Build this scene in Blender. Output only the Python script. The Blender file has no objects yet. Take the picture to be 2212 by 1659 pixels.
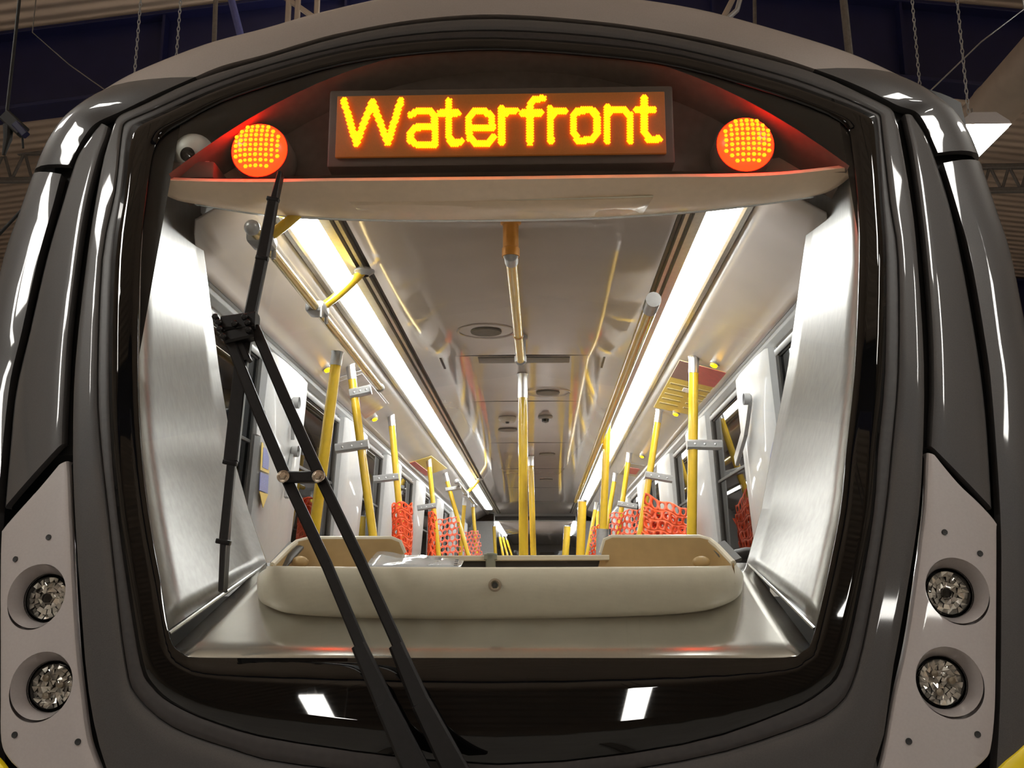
import bpy, bmesh, math, random
from math import sin, cos, tan, atan, sqrt, pi, radians
from mathutils import Vector, Matrix
random.seed(7)
SC = bpy.context.scene
COL = SC.collection

# ------------------------------------------------------------------ camera
F = 2150.0
CAM = Vector((0.11, 0.0, 2.0))
PITCH = atan((1275 - 829.5) / F)
YAW = radians(1.67)
cd = bpy.data.cameras.new('camera')
cd.sensor_fit = 'HORIZONTAL'; cd.sensor_width = 36.0; cd.lens = 36.0 * F / 2212.0
cd.clip_start = 0.05; cd.clip_end = 200
cam = bpy.data.objects.new('camera', cd); COL.objects.link(cam)
cam.location = CAM; cam.rotation_euler = (pi / 2 + PITCH, 0, YAW)
SC.camera = cam

# ------------------------------------------------------------------ world, exposure
SC.view_settings.view_transform = 'Standard'
SC.view_settings.look = 'None'
SC.view_settings.exposure = 0.5
SC.view_settings.gamma = 1.0
w = bpy.data.worlds.new('world'); SC.world = w; w.use_nodes = True
w.node_tree.nodes['Background'].inputs[0].default_value = (0.35, 0.33, 0.30, 1)
w.node_tree.nodes['Background'].inputs[1].default_value = 0.02

DEPOT_LAMP = 26.0       # emission of the depot fluorescent fixtures
CAR_LAMP = 20.0          # emission of the ceiling light strips in the car

# ------------------------------------------------------------------ rays through the lens (used to measure the place)
RM = Matrix.Rotation(YAW, 3, 'Z')
CR = RM @ Vector((1, 0, 0)); CU = RM @ Vector((0, -sin(PITCH), cos(PITCH))); CF = RM @ Vector((0, cos(PITCH), sin(PITCH)))
def ray(px, py): return (CF + CR * ((px - 1106) / F) + CU * ((829.5 - py) / F)).normalized()
def atY(px, py, Y): d = ray(px, py); return CAM + d * ((Y - CAM.y) / d.y)
def atX(px, py, X): d = ray(px, py); return CAM + d * ((X - CAM.x) / d.x)
def atZ(px, py, Z): d = ray(px, py); return CAM + d * ((Z - CAM.z) / d.z)

def yn(x, z):
    """nose of the train: raked, gently curved screen, rounded corners"""
    a = abs(x); y = 2.7 + .222 * (z - 2) + .03 * min(a, 1.1) ** 2
    if a > 1.1:
        q = min((a - 1.1) / .74, .985); y += .62 * (1 - sqrt(1 - q * q))
    return y
def nose(px, py, off=0.0):
    d = ray(px, py); t = 2.3; best = None; bg = 9
    while t < 4.6:
        p = CAM + d * t; g = yn(p.x, p.z) - p.y
        if g <= 0:
            lo, hi = t - .01, t
            for _ in range(14):
                m = (lo + hi) / 2; p = CAM + d * m
                if yn(p.x, p.z) > p.y: lo = m
                else: hi = m
            p = CAM + d * hi; p.y += off; return p
        if g < bg: bg = g; best = p
        t += .01
    best = best.copy(); best.y += off; return best

# ------------------------------------------------------------------ materials
MATS = {}
def mat(name, col, rough=.5, metal=0.0, coat=0.0, noise=0.0, nscale=30, bump=0.0, bscale=60, spec=.5, emit=None, estr=0.0, stretch=None, ior=1.5):
    if name in MATS: return MATS[name]
    m = bpy.data.materials.new(name); m.use_nodes = True
    nt = m.node_tree; b = nt.nodes['Principled BSDF']
    b.inputs['Base Color'].default_value = (*col, 1); b.inputs['Roughness'].default_value = rough
    b.inputs['Metallic'].default_value = metal; b.inputs['Coat Weight'].default_value = coat
    b.inputs['Coat Roughness'].default_value = .04
    b.inputs['Specular IOR Level'].default_value = spec; b.inputs['IOR'].default_value = ior
    if noise or bump:
        tc = nt.nodes.new('ShaderNodeTexCoord'); mp = nt.nodes.new('ShaderNodeMapping')
        if stretch: mp.inputs['Scale'].default_value = stretch
        nt.links.new(tc.outputs['Object'], mp.inputs['Vector'])
    if noise:
        n = nt.nodes.new('ShaderNodeTexNoise'); n.inputs['Scale'].default_value = nscale; n.inputs['Detail'].default_value = 4
        nt.links.new(mp.outputs[0], n.inputs['Vector'])
        r = nt.nodes.new('ShaderNodeValToRGB')
        r.color_ramp.elements[0].position = .3; r.color_ramp.elements[1].position = .7
        r.color_ramp.elements[0].color = (*[c * (1 - noise) for c in col], 1)
        r.color_ramp.elements[1].color = (*[min(1, c * (1 + noise)) for c in col], 1)
        nt.links.new(n.outputs['Fac'], r.inputs[0]); nt.links.new(r.outputs[0], b.inputs['Base Color'])
    if bump:
        n2 = nt.nodes.new('ShaderNodeTexNoise'); n2.inputs['Scale'].default_value = bscale; n2.inputs['Detail'].default_value = 3
        nt.links.new(mp.outputs[0], n2.inputs['Vector'])
        bp = nt.nodes.new('ShaderNodeBump'); bp.inputs['Strength'].default_value = bump; bp.inputs['Distance'].default_value = .002
        nt.links.new(n2.outputs['Fac'], bp.inputs['Height']); nt.links.new(bp.outputs[0], b.inputs['Normal'])
    if emit:
        b.inputs['Emission Color'].default_value = (*emit, 1); b.inputs['Emission Strength'].default_value = estr
    MATS[name] = m
    return m

def glass_mat(name, tint, ior=1.5, rough=.0):
    m = bpy.data.materials.new(name); m.use_nodes = True; nt = m.node_tree; nt.nodes.clear()
    o = nt.nodes.new('ShaderNodeOutputMaterial'); mx = nt.nodes.new('ShaderNodeMixShader')
    t = nt.nodes.new('ShaderNodeBsdfTransparent'); g = nt.nodes.new('ShaderNodeBsdfGlossy'); f = nt.nodes.new('ShaderNodeFresnel')
    t.inputs[0].default_value = (*tint, 1); g.inputs['Roughness'].default_value = rough
    ge = nt.nodes.new('ShaderNodeNewGeometry'); ma = nt.nodes.new('ShaderNodeMath'); ma.operation = 'MULTIPLY_ADD'
    ma.inputs[1].default_value = 1 / ior - ior; ma.inputs[2].default_value = ior     # same reflection from both faces of the pane
    nt.links.new(ge.outputs['Backfacing'], ma.inputs[0]); nt.links.new(ma.outputs[0], f.inputs['IOR'])
    nt.links.new(f.outputs[0], mx.inputs[0]); nt.links.new(t.outputs[0], mx.inputs[1]); nt.links.new(g.outputs[0], mx.inputs[2])
    nt.links.new(mx.outputs[0], o.inputs[0]); MATS[name] = m
    return m

M_DARK = mat('charcoal_paint', (.057, .054, .053), .45, .0, spec=.2, coat=.7, noise=.12, nscale=400)
M_LIGHT = mat('silver_grey_paint', (.29, .25, .23), .42, .1, coat=.5, noise=.04, nscale=200)
M_LAMPPANEL = mat('pale_grey_paint', (.36, .325, .315), .4, .05, coat=.6, noise=.03, nscale=150)
M_GAP = mat('black_rubber', (.006, .006, .006), .6, noise=.2)
M_GASKET = mat('gasket_rubber', (.020, .016, .015), .5, noise=.25, nscale=60, bump=.05)
M_FRIT = mat('black_frit', (.004, .0038, .0035), .02, noise=.1, nscale=8)
M_GLASS = glass_mat('windscreen_glass', (.93, .95, .93))
M_SIDEGLASS = glass_mat('side_window_glass', (.22, .23, .25), 1.2)
M_SILL = mat('polished_steel', (.58, .56, .52), .18, .8, noise=.06, nscale=6, bump=.25, bscale=5)
M_BRUSH = mat('brushed_aluminium', (.37, .365, .355), .36, .85, noise=.07, nscale=14, bump=.12, bscale=16, stretch=(6, 6, .5))
M_HEADER = mat('beige_header_paint', (.84, .65, .47), .4, .1, coat=.2, noise=.03)
M_TRIM = mat('bright_trim', (.75, .76, .76), .2, .8, noise=.05)
M_CEIL = mat('ceiling_laminate', (.53, .455, .41), .10, .12, noise=.04, nscale=3, spec=.8)
M_CEILSIDE = mat('side_ceiling_laminate', (.44, .40, .38), .22, .0, noise=.04, nscale=3, spec=.7)
M_WALL = mat('grey_wall_laminate', (.46, .46, .46), .35, 0, coat=.2, noise=.03)
M_GROOVE = mat('dark_groove', (.03, .028, .026), .5, noise=.2)
M_ALU = mat('anodised_aluminium', (.55, .52, .46), .28, .8, noise=.08, nscale=40)
M_YELLOW = mat('yellow_pole_paint', (.78, .50, .03), .25, 0, coat=.5, noise=.05)
M_YBAND = mat('yellow_band_paint', (.80, .60, .01), .35, coat=.5, noise=.04)
M_COLLAR = mat('grey_collar', (.40, .40, .40), .35, .4, noise=.08)
M_CHROME = mat('chrome', (.78, .78, .78), .3, 1, noise=.05)
M_BEIGE = mat('beige_moulding', (.78, .71, .58), .42, 0, coat=.15, noise=.03, bump=.1, bscale=200)
M_TAN = mat('tan_moulding', (.50, .34, .155), .45, noise=.05)
M_INSERT = mat('black_insert', (.03, .028, .026), .5, noise=.2)
M_ORANGE = mat('orange_mesh_plastic', (.95, .10, .02), .4, 0, noise=.08)
M_WIPER = mat('black_wiper_paint', (.006, .005, .005), .36, 0, spec=.3, noise=.3, nscale=80)
M_RUBBER = mat('wiper_rubber', (.008, .008, .008), .5, noise=.3)
M_FLOOR = mat('car_floor', (.42, .36, .33), .4, noise=.2, nscale=80)
M_COMP = mat('compartment_brown', (.11, .075, .06), .55, noise=.15)
M_BOLT = mat('bolt_steel', (.5, .42, .33), .25, 1, noise=.2)
def emat(name, col, s): return mat(name, (0.02, 0.02, 0.02), .4, emit=col, estr=s)
M_CARLAMP = emat('car_light_diffuser', (1, 1, .98), CAR_LAMP)
M_DEPLAMP = emat('depot_light_diffuser', (1.0, .97, .90), DEPOT_LAMP)
M_LED_Y = emat('amber_sign_led', (1.0, .15, .0), 5.0)
M_LED_R = emat('lamp_led_orange', (1.0, .14, .0), 4.5)
M_RED = mat('red_lamp_glow', (.5, .01, .005), .3, emit=(1.0, .006, .0008), estr=14.0)
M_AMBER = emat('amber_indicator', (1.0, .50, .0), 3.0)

# ------------------------------------------------------------------ object helpers
def link(o, parent=None):
    COL.objects.link(o)
    if parent: o.parent = parent
    return o
def obj(name, bm, m, parent=None, smooth=True, angle=35):
    me = bpy.data.meshes.new(name)
    bmesh.ops.recalc_face_normals(bm, faces=bm.faces)
    bm.to_mesh(me); bm.free()
    for mm in (m if isinstance(m, (list, tuple)) else [m]): me.materials.append(mm)
    if smooth:
        for p in me.polygons: p.use_smooth = True
        try: me.set_sharp_from_angle(angle=radians(angle))
        except Exception: pass
    o = bpy.data.objects.new(name, me)
    link(o)
    if parent:
        o.parent = parent
        o.matrix_parent_inverse = Matrix.Translation(parent.location).inverted() if parent.parent is None else Matrix.Identity(4)
        if parent.parent is not None:
            o.matrix_parent_inverse = (parent_world(parent)).inverted()
    return o
def parent_world(o):
    m = Matrix.Translation(o.location) if o.type == 'EMPTY' else Matrix.Identity(4)
    return m if o.parent is None else Matrix.Identity(4)
def tag(o, label, cat, group=None, kind=None):
    o['label'] = label; o['category'] = cat
    if group: o['group'] = group
    if kind: o['kind'] = kind
    return o
def thing(name, label, cat, loc, group=None):
    o = bpy.data.objects.new(name, None); link(o); o.location = loc; o.empty_display_size = .05
    return tag(o, label, cat, group)
def struct(name, bm, m, label=None, smooth=False):
    o = obj(name, bm, m, None, smooth); o['kind'] = 'structure'
    if label: o['label'] = label
    return o

# ------------------------------------------------------------------ mesh helpers
def loft(bm, secs, closed_u=False, closed_v=False, mi=0):
    """secs: list of sections, each a list of points with the same count"""
    V = [[bm.verts.new(p) for p in s] for s in secs]
    nu, nv = len(V), len(V[0]); fs = []
    for i in range(nu if closed_u else nu - 1):
        for j in range(nv if closed_v else nv - 1):
            a, b = V[i][j], V[(i + 1) % nu][j]; c, d = V[(i + 1) % nu][(j + 1) % nv], V[i][(j + 1) % nv]
            try:
                f = bm.faces.new((a, b, c, d)); f.material_index = mi; fs.append(f)
            except ValueError: pass
    return V
def box(bm, c, s, rot=None):
    c = Vector(c); pts = []
    for dx in (-.5, .5):
        for dy in (-.5, .5):
            for dz in (-.5, .5):
                v = Vector((dx * s[0], dy * s[1], dz * s[2]))
                if rot is not None: v = rot @ v
                pts.append(bm.verts.new(c + v))
    for f in ((0, 1, 3, 2), (4, 6, 7, 5), (0, 4, 5, 1), (2, 3, 7, 6), (0, 2, 6, 4), (1, 5, 7, 3)):
        bm.faces.new([pts[i] for i in f])
def bbox(bm, c, s, r=.006, rot=None, seg=2):
    t = bmesh.new(); box(t, (0, 0, 0), s); bmesh.ops.bevel(t, geom=t.edges[:], offset=r, segments=seg, affect='EDGES', profile=.5)
    mx = Matrix.Translation(Vector(c)) @ (rot.to_4x4() if rot is not None else Matrix.Identity(4))
    merge(bm, t, mx)
def merge(bm, t, mx=None):
    vm = {}
    for v in t.verts: vm[v] = bm.verts.new((mx @ v.co) if mx is not None else v.co)
    for f in t.faces:
        try: nf = bm.faces.new([vm[v] for v in f.verts]); nf.material_index = f.material_index
        except ValueError: pass
    t.free()
def basis(d, up=Vector((0, 0, 1))):
    d = d.normalized()
    if abs(d.dot(up)) > .98: up = Vector((0, 1, 0))
    x = d.cross(up).normalized(); y = x.cross(d).normalized()
    return x, y
def tube(bm, pts, r, n=12, caps=True):
    pts = [Vector(p) for p in pts]; rs = r if isinstance(r, (list, tuple)) else [r] * len(pts)
    secs = []; x = None
    for i, p in enumerate(pts):
        a = pts[max(0, i - 1)]; b = pts[min(len(pts) - 1, i + 1)]; d = (b - a)
        if d.length < 1e-9: d = Vector((0, 0, 1))
        if x is None: x, y = basis(d)
        else:
            dn = d.normalized(); x = (x - dn * x.dot(dn)).normalized(); y = x.cross(dn)
        secs.append([p + (x * cos(2 * pi * k / n) + y * sin(2 * pi * k / n)) * rs[i] for k in range(n)])
    V = loft(bm, secs, closed_v=True)
    if caps: bm.faces.new(V[0]); bm.faces.new(list(reversed(V[-1])))
def lathe(bm, prof, c, axis, n=32, cap0=False, cap1=False):
    """prof: list of (radius, height along axis)"""
    axis = axis.normalized(); x, y = basis(axis); c = Vector(c)
    secs = [[c + axis * h + (x * cos(2 * pi * k / n) + y * sin(2 * pi * k / n)) * max(r, 1e-4) for k in range(n)] for r, h in prof]
    V = loft(bm, secs, closed_v=True)
    if cap0: bm.faces.new(V[0])
    if cap1: bm.faces.new(V[-1])
def bar(bm, a, b, w0, h0, up, w1=None, h1=None, r=.15):
    """tapered bar of rectangular section with chamfered edges"""
    a, b = Vector(a), Vector(b); w1 = w1 or w0; h1 = h1 or h0
    d = (b - a).normalized(); n = (up - d * up.dot(d)).normalized(); s = d.cross(n)
    def sec(p, w, h):
        c = min(w, h) * r; q = []
        for sx, sy in ((1, 1), (-1, 1), (-1, -1), (1, -1)):
            k = [(w / 2, h / 2 - c), (w / 2 - c, h / 2)]
            if sx * sy < 0: k = k[::-1]
            for u, v in k: q.append(p + s * u * sx + n * v * sy)
        return q
    V = loft(bm, [sec(a, w0, h0), sec(b, w1, h1)], closed_v=True)
    bm.faces.new(V[0]); bm.faces.new(list(reversed(V[1])))
def catmull(P, k, closed=False):
    n = len(P); out = []
    def g(i): return P[i % n] if closed else P[max(0, min(n - 1, i))]
    for i in range(n if closed else n - 1):
        p0, p1, p2, p3 = g(i - 1), g(i), g(i + 1), g(i + 2)
        for s in range(k):
            t = s / k; q = []
            for a, b, c, d in zip(p0, p1, p2, p3):
                q.append(.5 * (2 * b + (c - a) * t + (2 * a - 5 * b + 4 * c - d) * t * t + (3 * b - a - 3 * c + d) * t ** 3))
            out.append(tuple(q))
    if not closed: out.append(tuple(P[-1]))
    return out
def linear(P, k, closed=False):
    n = len(P); out = []
    for i in range(n if closed else n - 1):
        a, b = P[i], P[(i + 1) % n]
        for s in range(k):
            t = s / k; out.append(tuple(u + (v - u) * t for u, v in zip(a, b)))
    if not closed: out.append(tuple(P[-1]))
    return out
def shell(pairs, k=4, m=6, roll=.010, depth=.035, off=0.0, closed=False, ends=True, smooth=True):
    """panel lying on the nose between two measured outlines, with rounded returned edges"""
    Q = (catmull if smooth else linear)(pairs, k, closed)
    bm = bmesh.new(); secs = []
    for (ax, ay, bx, by) in Q:
        A = nose(ax, ay); B = nose(bx, by)
        L = max(1e-4, sqrt((A.x - B.x) ** 2 + (A.z - B.z) ** 2)); e = min(.45, roll / L)
        us = [(0, depth), (0, roll), (e * .3, roll * .3), (e, 0)]
        us += [(e + (1 - 2 * e) * j / m, 0) for j in range(1, m)]
        us += [(1 - e, 0), (1 - e * .3, roll * .3), (1, roll), (1, depth)]
        s = []
        for u, o in us:
            x = A.x + (B.x - A.x) * u; z = A.z + (B.z - A.z) * u
            s.append(Vector((x, yn(x, z) + o + off, z)))
        secs.append(s)
    if ends and not closed:
        secs.insert(0, [Vector((p.x, p.y + depth, p.z)) for p in secs[0]])
        secs.append([Vector((p.x, p.y + depth, p.z)) for p in secs[-1]])
    loft(bm, secs, closed_u=closed)
    return bm

# =================================================================== THE TRAIN
T = thing('metro_train', 'charcoal and silver metro train front with a lit interior behind its big windscreen', 'train', (0, 3.0, 0))

# ---- window surround, gasket, glass : measured outlines (outer x,y ; inner x,y)
SUR = [(1075, 38, 1075, 64), (1290, 52, 1290, 77), (1472, 80, 1472, 105), (1675, 129, 1675, 157), (1776, 161, 1776, 191), (1860, 199, 1845, 219),
       (1915, 226, 1888, 239), (1930, 237, 1901, 247), (1937, 252, 1904, 262), (1946, 290, 1908, 300), (1972, 439, 1924, 439), (1985, 560, 1941, 560), (1999, 786, 1942, 800), (1997, 972, 1928, 972), (1988, 1110, 1914, 1110),
       (1964, 1269, 1887, 1285), (1934, 1437, 1852, 1450), (1890, 1659, 1809, 1528), (1740, 1800, 1708, 1579), (1472, 1850, 1472, 1646),
       (1075, 1860, 1075, 1690), (640, 1850, 640, 1653), (400, 1800, 499, 1619), (280, 1740, 371, 1572), (226, 1659, 293, 1504), (188, 1500, 270, 1437), (170, 1290, 249, 1269),
       (158, 1110, 232, 1110), (154, 970, 216, 965), (160, 786, 209, 820), (186, 550, 219, 560), (216, 370, 247, 415), (236, 292, 259, 310), (246, 262, 264, 274), (254, 250, 270, 264), (268, 241, 283, 256),
       (304, 226, 330, 236), (422, 171, 440, 187), (574, 124, 574, 141), (740, 76, 740, 98), (900, 48, 900, 72)]
GAS = [(1075, 64, 1075, 80), (1290, 77, 1290, 93), (1472, 105, 1472, 118), (1675, 157, 1675, 170), (1776, 191, 1776, 204), (1845, 219, 1843, 229),
       (1888, 239, 1884, 247), (1901, 247, 1891, 254), (1904, 262, 1894, 268), (1908, 300, 1897, 302), (1924, 439, 1906, 439), (1941, 560, 1914, 560), (1942, 800, 1912, 800), (1928, 972, 1897, 972), (1914, 1110, 1887, 1110),
       (1887, 1285, 1857, 1285), (1852, 1450, 1820, 1440), (1809, 1528, 1776, 1494), (1708, 1579, 1690, 1540), (1472, 1646, 1472, 1609),
       (1075, 1690, 1075, 1652), (640, 1653, 640, 1605), (499, 1619, 472, 1565), (371, 1572, 371, 1521), (293, 1504, 325, 1481), (270, 1437, 303, 1437), (249, 1269, 277, 1285),
       (232, 1110, 253, 1110), (216, 965, 240, 965), (209, 820, 235, 800), (219, 560, 242, 560), (247, 415, 263, 415), (259, 310, 273, 318), (264, 274, 280, 284), (270, 264, 288, 271), (283, 256, 298, 264),
       (330, 236, 345, 244), (440, 187, 446, 198), (574, 141, 578, 152), (740, 98, 740, 108), (900, 72, 900, 86)]
FRI = [(1075, 106), (1290, 120), (1472, 145), (1675, 203), (1776, 240), (1800, 252),
       (1820, 264), (1830, 274), (1837, 285), (1842, 315), (1855, 439), (1858, 560), (1848, 800), (1830, 972), (1816, 1110),
       (1781, 1285), (1755, 1386), (1735, 1408), (1695, 1422), (1472, 1423),
       (1075, 1423), (640, 1423), (430, 1422), (395, 1414), (370, 1392), (357, 1340), (345, 1260),
       (318, 1110), (302, 965), (295, 800), (300, 560), (312, 440), (323, 360), (330, 325), (341, 302), (360, 283),
       (400, 260), (480, 218), (590, 180), (740, 138), (900, 115)]
obj('window_surround', shell(SUR, 3, 4, .012, .04, closed=True), M_DARK, T)
obj('window_gasket', shell(GAS, 3, 3, .007, .03, off=.004, closed=True), M_GASKET, T)
def ringmesh(A, B, off, m=3):
    bm = bmesh.new(); Q = catmull([(a[2], a[3], b[0], b[1]) for a, b in zip(A, B)], 3, True); secs = []
    for ax, ay, bx, by in Q:
        a, b = nose(ax, ay), nose(bx, by); s = []
        for j in range(m + 1):
            x = a.x + (b.x - a.x) * j / m; z = a.z + (b.z - a.z) * j / m; s.append(Vector((x, yn(x, z) + off, z)))
        secs.append(s)
    loft(bm, secs, closed_u=True); return bm
fb = ringmesh(GAS, FRI, .012)
gb = bmesh.new(); secs = []
for bx, by in catmull(FRI, 3, True):
    b = nose(bx, by); s = []
    for j in range(9):
        t = 1 - (j / 8) * .999; x = b.x * t; z = 2.5 + (b.z - 2.5) * t; s.append(Vector((x, yn(x, z) + .012, z)))
    secs.append(s)
loft(gb, secs, closed_u=True)
WS = obj('windscreen', gb, M_GLASS, T)
WS['label'] = 'clear curved windscreen pane with black border'
fr = obj('black_border', fb, M_FRIT, WS)
mo = fr.modifiers.new('thick', 'SOLIDIFY'); mo.thickness = .008; mo.offset = -1

# ---- roof fairing (silver) and its charcoal ends: seam x,y ; silhouette x,y
FAIR = [(422, 166, 219, 213), (480, 142, 290, 172), (574, 117, 439, 111), (660, 91, 574, 74), (740, 70, 690, 40), (900, 42, 870, 0), (1075, 31, 1075, -14),
        (1290, 46, 1300, 0), (1472, 73, 1500, 30), (1600, 101, 1690, 82), (1690, 126, 1840, 131), (1760, 149, 1950, 182)]
CORN_L = [(149, 356, 84, 385), (162, 330, 97, 350), (180, 298, 118, 308), (207, 266, 145, 270), (262, 240, 172, 244), (340, 202, 198, 225), (422, 166, 219, 213)]
CORN_R = [(1760, 149, 1950, 182), (1820, 171, 1985, 198), (1880, 197, 2010, 214), (1938, 227, 2035, 234), (1978, 241, 2055, 253), (1998, 266, 2075, 280), (2013, 300, 2092, 312), (2026, 330, 2108, 352)]
def fairing(pairs, edge0, edge1):
    bm = bmesh.new(); secs = []
    for ax, ay, bx, by in catmull(pairs, 5):
        A = nose(ax, ay); ys = yn(A.x, A.z)
        Bd = ray(bx, by); Y1 = A.y + .11 + .05 * min(1, abs(A.x) / 1.2); B = CAM + Bd * (Y1 / Bd.y)
        s = [A + Vector((0, .04, 0)), A + Vector((0, .010, 0))]
        # quarter-round bulge from the seam to the silhouette, then back along the roof
        for j in range(0, 8):
            t = j / 7 * pi / 2
            p = A + (B - A) * sin(t); p.y = A.y + (B.y - A.y) * (1 - cos(t))
            s.append(p)
        for dy in (.12, .5, 1.5): s.append(B + Vector((-.004 * B.x * dy, dy, -.02 * dy)))
        secs.append(s)
    if edge0: secs.insert(0, [p + Vector((0, .03, 0)) for p in secs[0]])
    if edge1: secs.append([p + Vector((0, .03, 0)) for p in secs[-1]])
    loft(bm, secs); return bm
obj('roof_fairing', fairing(FAIR, 0, 0), M_LIGHT, T)
obj('corner_fairing', fairing(CORN_L, 1, 0), M_DARK, T)
obj('corner_fairing', fairing(CORN_R, 0, 1), M_DARK, T)

# ---- charcoal corner panels between the two black seams
PL = [(234, 273, 216, 265), (226, 300, 190, 298), (212, 338, 162, 345), (186, 439, 134, 436), (166, 560, 99, 556), (147, 720, 62, 716), (139, 850, 32, 846), (136, 905, 20, 960), (134, 957, 8, 1098)]
PR = [(1954, 245, 1974, 249), (1962, 280, 2000, 288), (1972, 330, 2019, 332), (1988, 439, 2053, 439), (2002, 560, 2079, 556), (2014, 720, 2108, 716), (2016, 850, 2127, 848), (2013, 915, 2138, 970), (2011, 962, 2145, 1100)]
obj('corner_panel', shell(PL, 5, 5, .014), M_DARK, T)
obj('corner_panel', shell(PR, 5, 5, .014), M_DARK, T)

# ---- body sides, from the outer seam round the silhouette and back along the car
BL = [(132, 376, 80, 393), (111, 456, 52, 470), (83, 555, 20, 560), (46, 720, -12, 700), (18, 850, -40, 850), (-6, 1110, -72, 1110), (-10, 1300, -82, 1300), (-10, 1500, -82, 1500), (-6, 1659, -75, 1659), (6, 1830, -65, 1830)]
BR = [(2038, 352, 2112, 366), (2070, 456, 2145, 465), (2097, 555, 2176, 560), (2126, 720, 2208, 720), (2143, 850, 2240, 850), (2161, 1110, 2272, 1110), (2163, 1300, 2282, 1300), (2161, 1500, 2282, 1500), (2153, 1659, 2275, 1659), (2142, 1830, 2262, 1830)]
def bodyside(pairs):
    bm = bmesh.new(); secs = []
    for ax, ay, bx, by in catmull(pairs, 5):
        A = nose(ax, ay); d = ray(bx, by); B = CAM + d * ((A.y + .15) / d.y)
        s = [A + Vector((0, .04, 0)), A + Vector((0, .012, 0))]
        for j in range(0, 9):
            t = j / 8 * pi / 2; p = A + (B - A) * sin(t); p.y = A.y + (B.y - A.y) * (1 - cos(t)); s.append(p)
        for dy in (.2, 1, 4, 16): s.append(B + Vector((0, dy, 0)))
        secs.append(s)
    secs.insert(0, [p + Vector((0, .05, -.01)) for p in secs[0]])
    loft(bm, secs); return bm
obj('body_side', bodyside(BL), M_DARK, T)
obj('body_side', bodyside(BR), M_DARK, T)
# yellow band low on the corners
for YB in ([(-60, 1560, -60, 1700), (-20, 1618, -20, 1750), (4, 1645, 6, 1770), (22, 1668, 30, 1790), (50, 1700, 60, 1830)],
           [(2272, 1540, 2272, 1700), (2230, 1588, 2232, 1735), (2200, 1618, 2200, 1760), (2170, 1644, 2170, 1790), (2146, 1668, 2140, 1830), (2120, 1690, 2112, 1860)]):
    obj('yellow_band', shell(YB, 4, 4, .004, .02, off=-.012), M_YBAND, T)

# ---- black backing seen in the seams
bk = bmesh.new()
for side in (-1, 1):
    secs = []
    for i in range(26):
        z = 1.35 + i * (3.72 - 1.35) / 25; s = []
        xin = 1.12 if z > 1.9 else 1.0
        for j in range(11):
            x = xin + (1.63 - xin) * j / 10; s.append(Vector((side * x, yn(x, z) + (.045 if z > 2.3 else .20), z)))
        secs.append(s)
    loft(bk, secs)
secs = []
for ax, ay, bx, by in catmull([(a[2], a[3], f[0], f[1]) for a, f in zip(SUR[-7:] + SUR[:9], FAIR[:1] + FAIR[:1] * 15)], 1):
    pass
top = [(200, 300), (262, 255), (304, 232), (422, 176), (574, 128), (740, 82), (900, 55), (1075, 44), (1290, 58), (1472, 86), (1675, 134), (1776, 166), (1860, 203), (1935, 240), (1985, 275)]
for px, py in catmull(top, 3):
    a = nose(px, py + 12); b = nose(px, py - 16); secs.append([a + Vector((0, .05, 0)), b + Vector((0, .05, 0)), b + Vector((0, .25, .02))])
loft(bk, secs)
obj('nose_backing', bk, M_GAP, T)

# ---- headlight panels with real recesses
def cut(o, cutters):
    dg = bpy.context.evaluated_depsgraph_get
    for c in cutters:
        mo = o.modifiers.new('b', 'BOOLEAN'); mo.operation = 'DIFFERENCE'; mo.solver = 'EXACT'; mo.object = c
    bpy.context.view_layer.update()
    me = bpy.data.meshes.new_from_object(o.evaluated_get(dg()))
    o.modifiers.clear(); o.data = me; me.set_sharp_from_angle(angle=radians(30))
    for c in cutters: bpy.data.objects.remove(c)
def headlight(parent, cx, cy, lx, ly, rpx, R1, R2, style):
    """bowl mouth centre, lens centre in the photo"""
    P = nose(cx, cy); D = F / (P - CAM).length
    L = ray(lx, ly); depth = .075
    Lp = CAM + L * ((P.y + depth) / L.y)
    ax = (P - Lp).normalized()      # out of the bowl
    rl = rpx / F * (Lp - CAM).length
    return P, Lp, ax, rl
HL = {'L': [(78, 1287, 92, 1285, 44, 0), (88, 1481, 105, 1476, 44, 1)], 'R': [(2069, 1275, 2056, 1272, 45, 0), (2052, 1472, 2040, 1471, 44, 1)]}
PANELS = {'L': [(146, 996, 126, 1006), (149, 1040, 84, 1056), (151, 1100, 42, 1102), (153, 1142, 8, 1142), (154, 1160, 3, 1160), (158, 1260, 1, 1250), (167, 1400, 1, 1400), (178, 1500, 1, 1510), (190, 1590, 2, 1600), (204, 1635, 18, 1638), (216, 1665, 46, 1668), (234, 1720, 84, 1720)],
          'R': [(2003, 978, 2020, 984), (2001, 1040, 2070, 1044), (1999, 1085, 2116, 1088), (1995, 1128, 2151, 1128), (1992, 1150, 2153, 1148), (1978, 1260, 2153, 1260), (1958, 1390, 2152, 1400), (1934, 1500, 2150, 1530), (1918, 1590, 2141, 1616), (1908, 1640, 2126, 1643), (1900, 1668, 2098, 1668), (1880, 1730, 2040, 1730)]}
BOLTS = {'L': [(108, 1162), (37, 1209), (35, 1588), (171, 1603)], 'R': [(2038, 1151), (2114, 1197), (2109, 1587), (1961, 1602)]}
def nnorm(p):
    e = 1e-3; gx = (yn(p.x + e, p.z) - yn(p.x - e, p.z)) / 2 / e; gz = .222
    return Vector((gx, -1, gz)).normalized()
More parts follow.
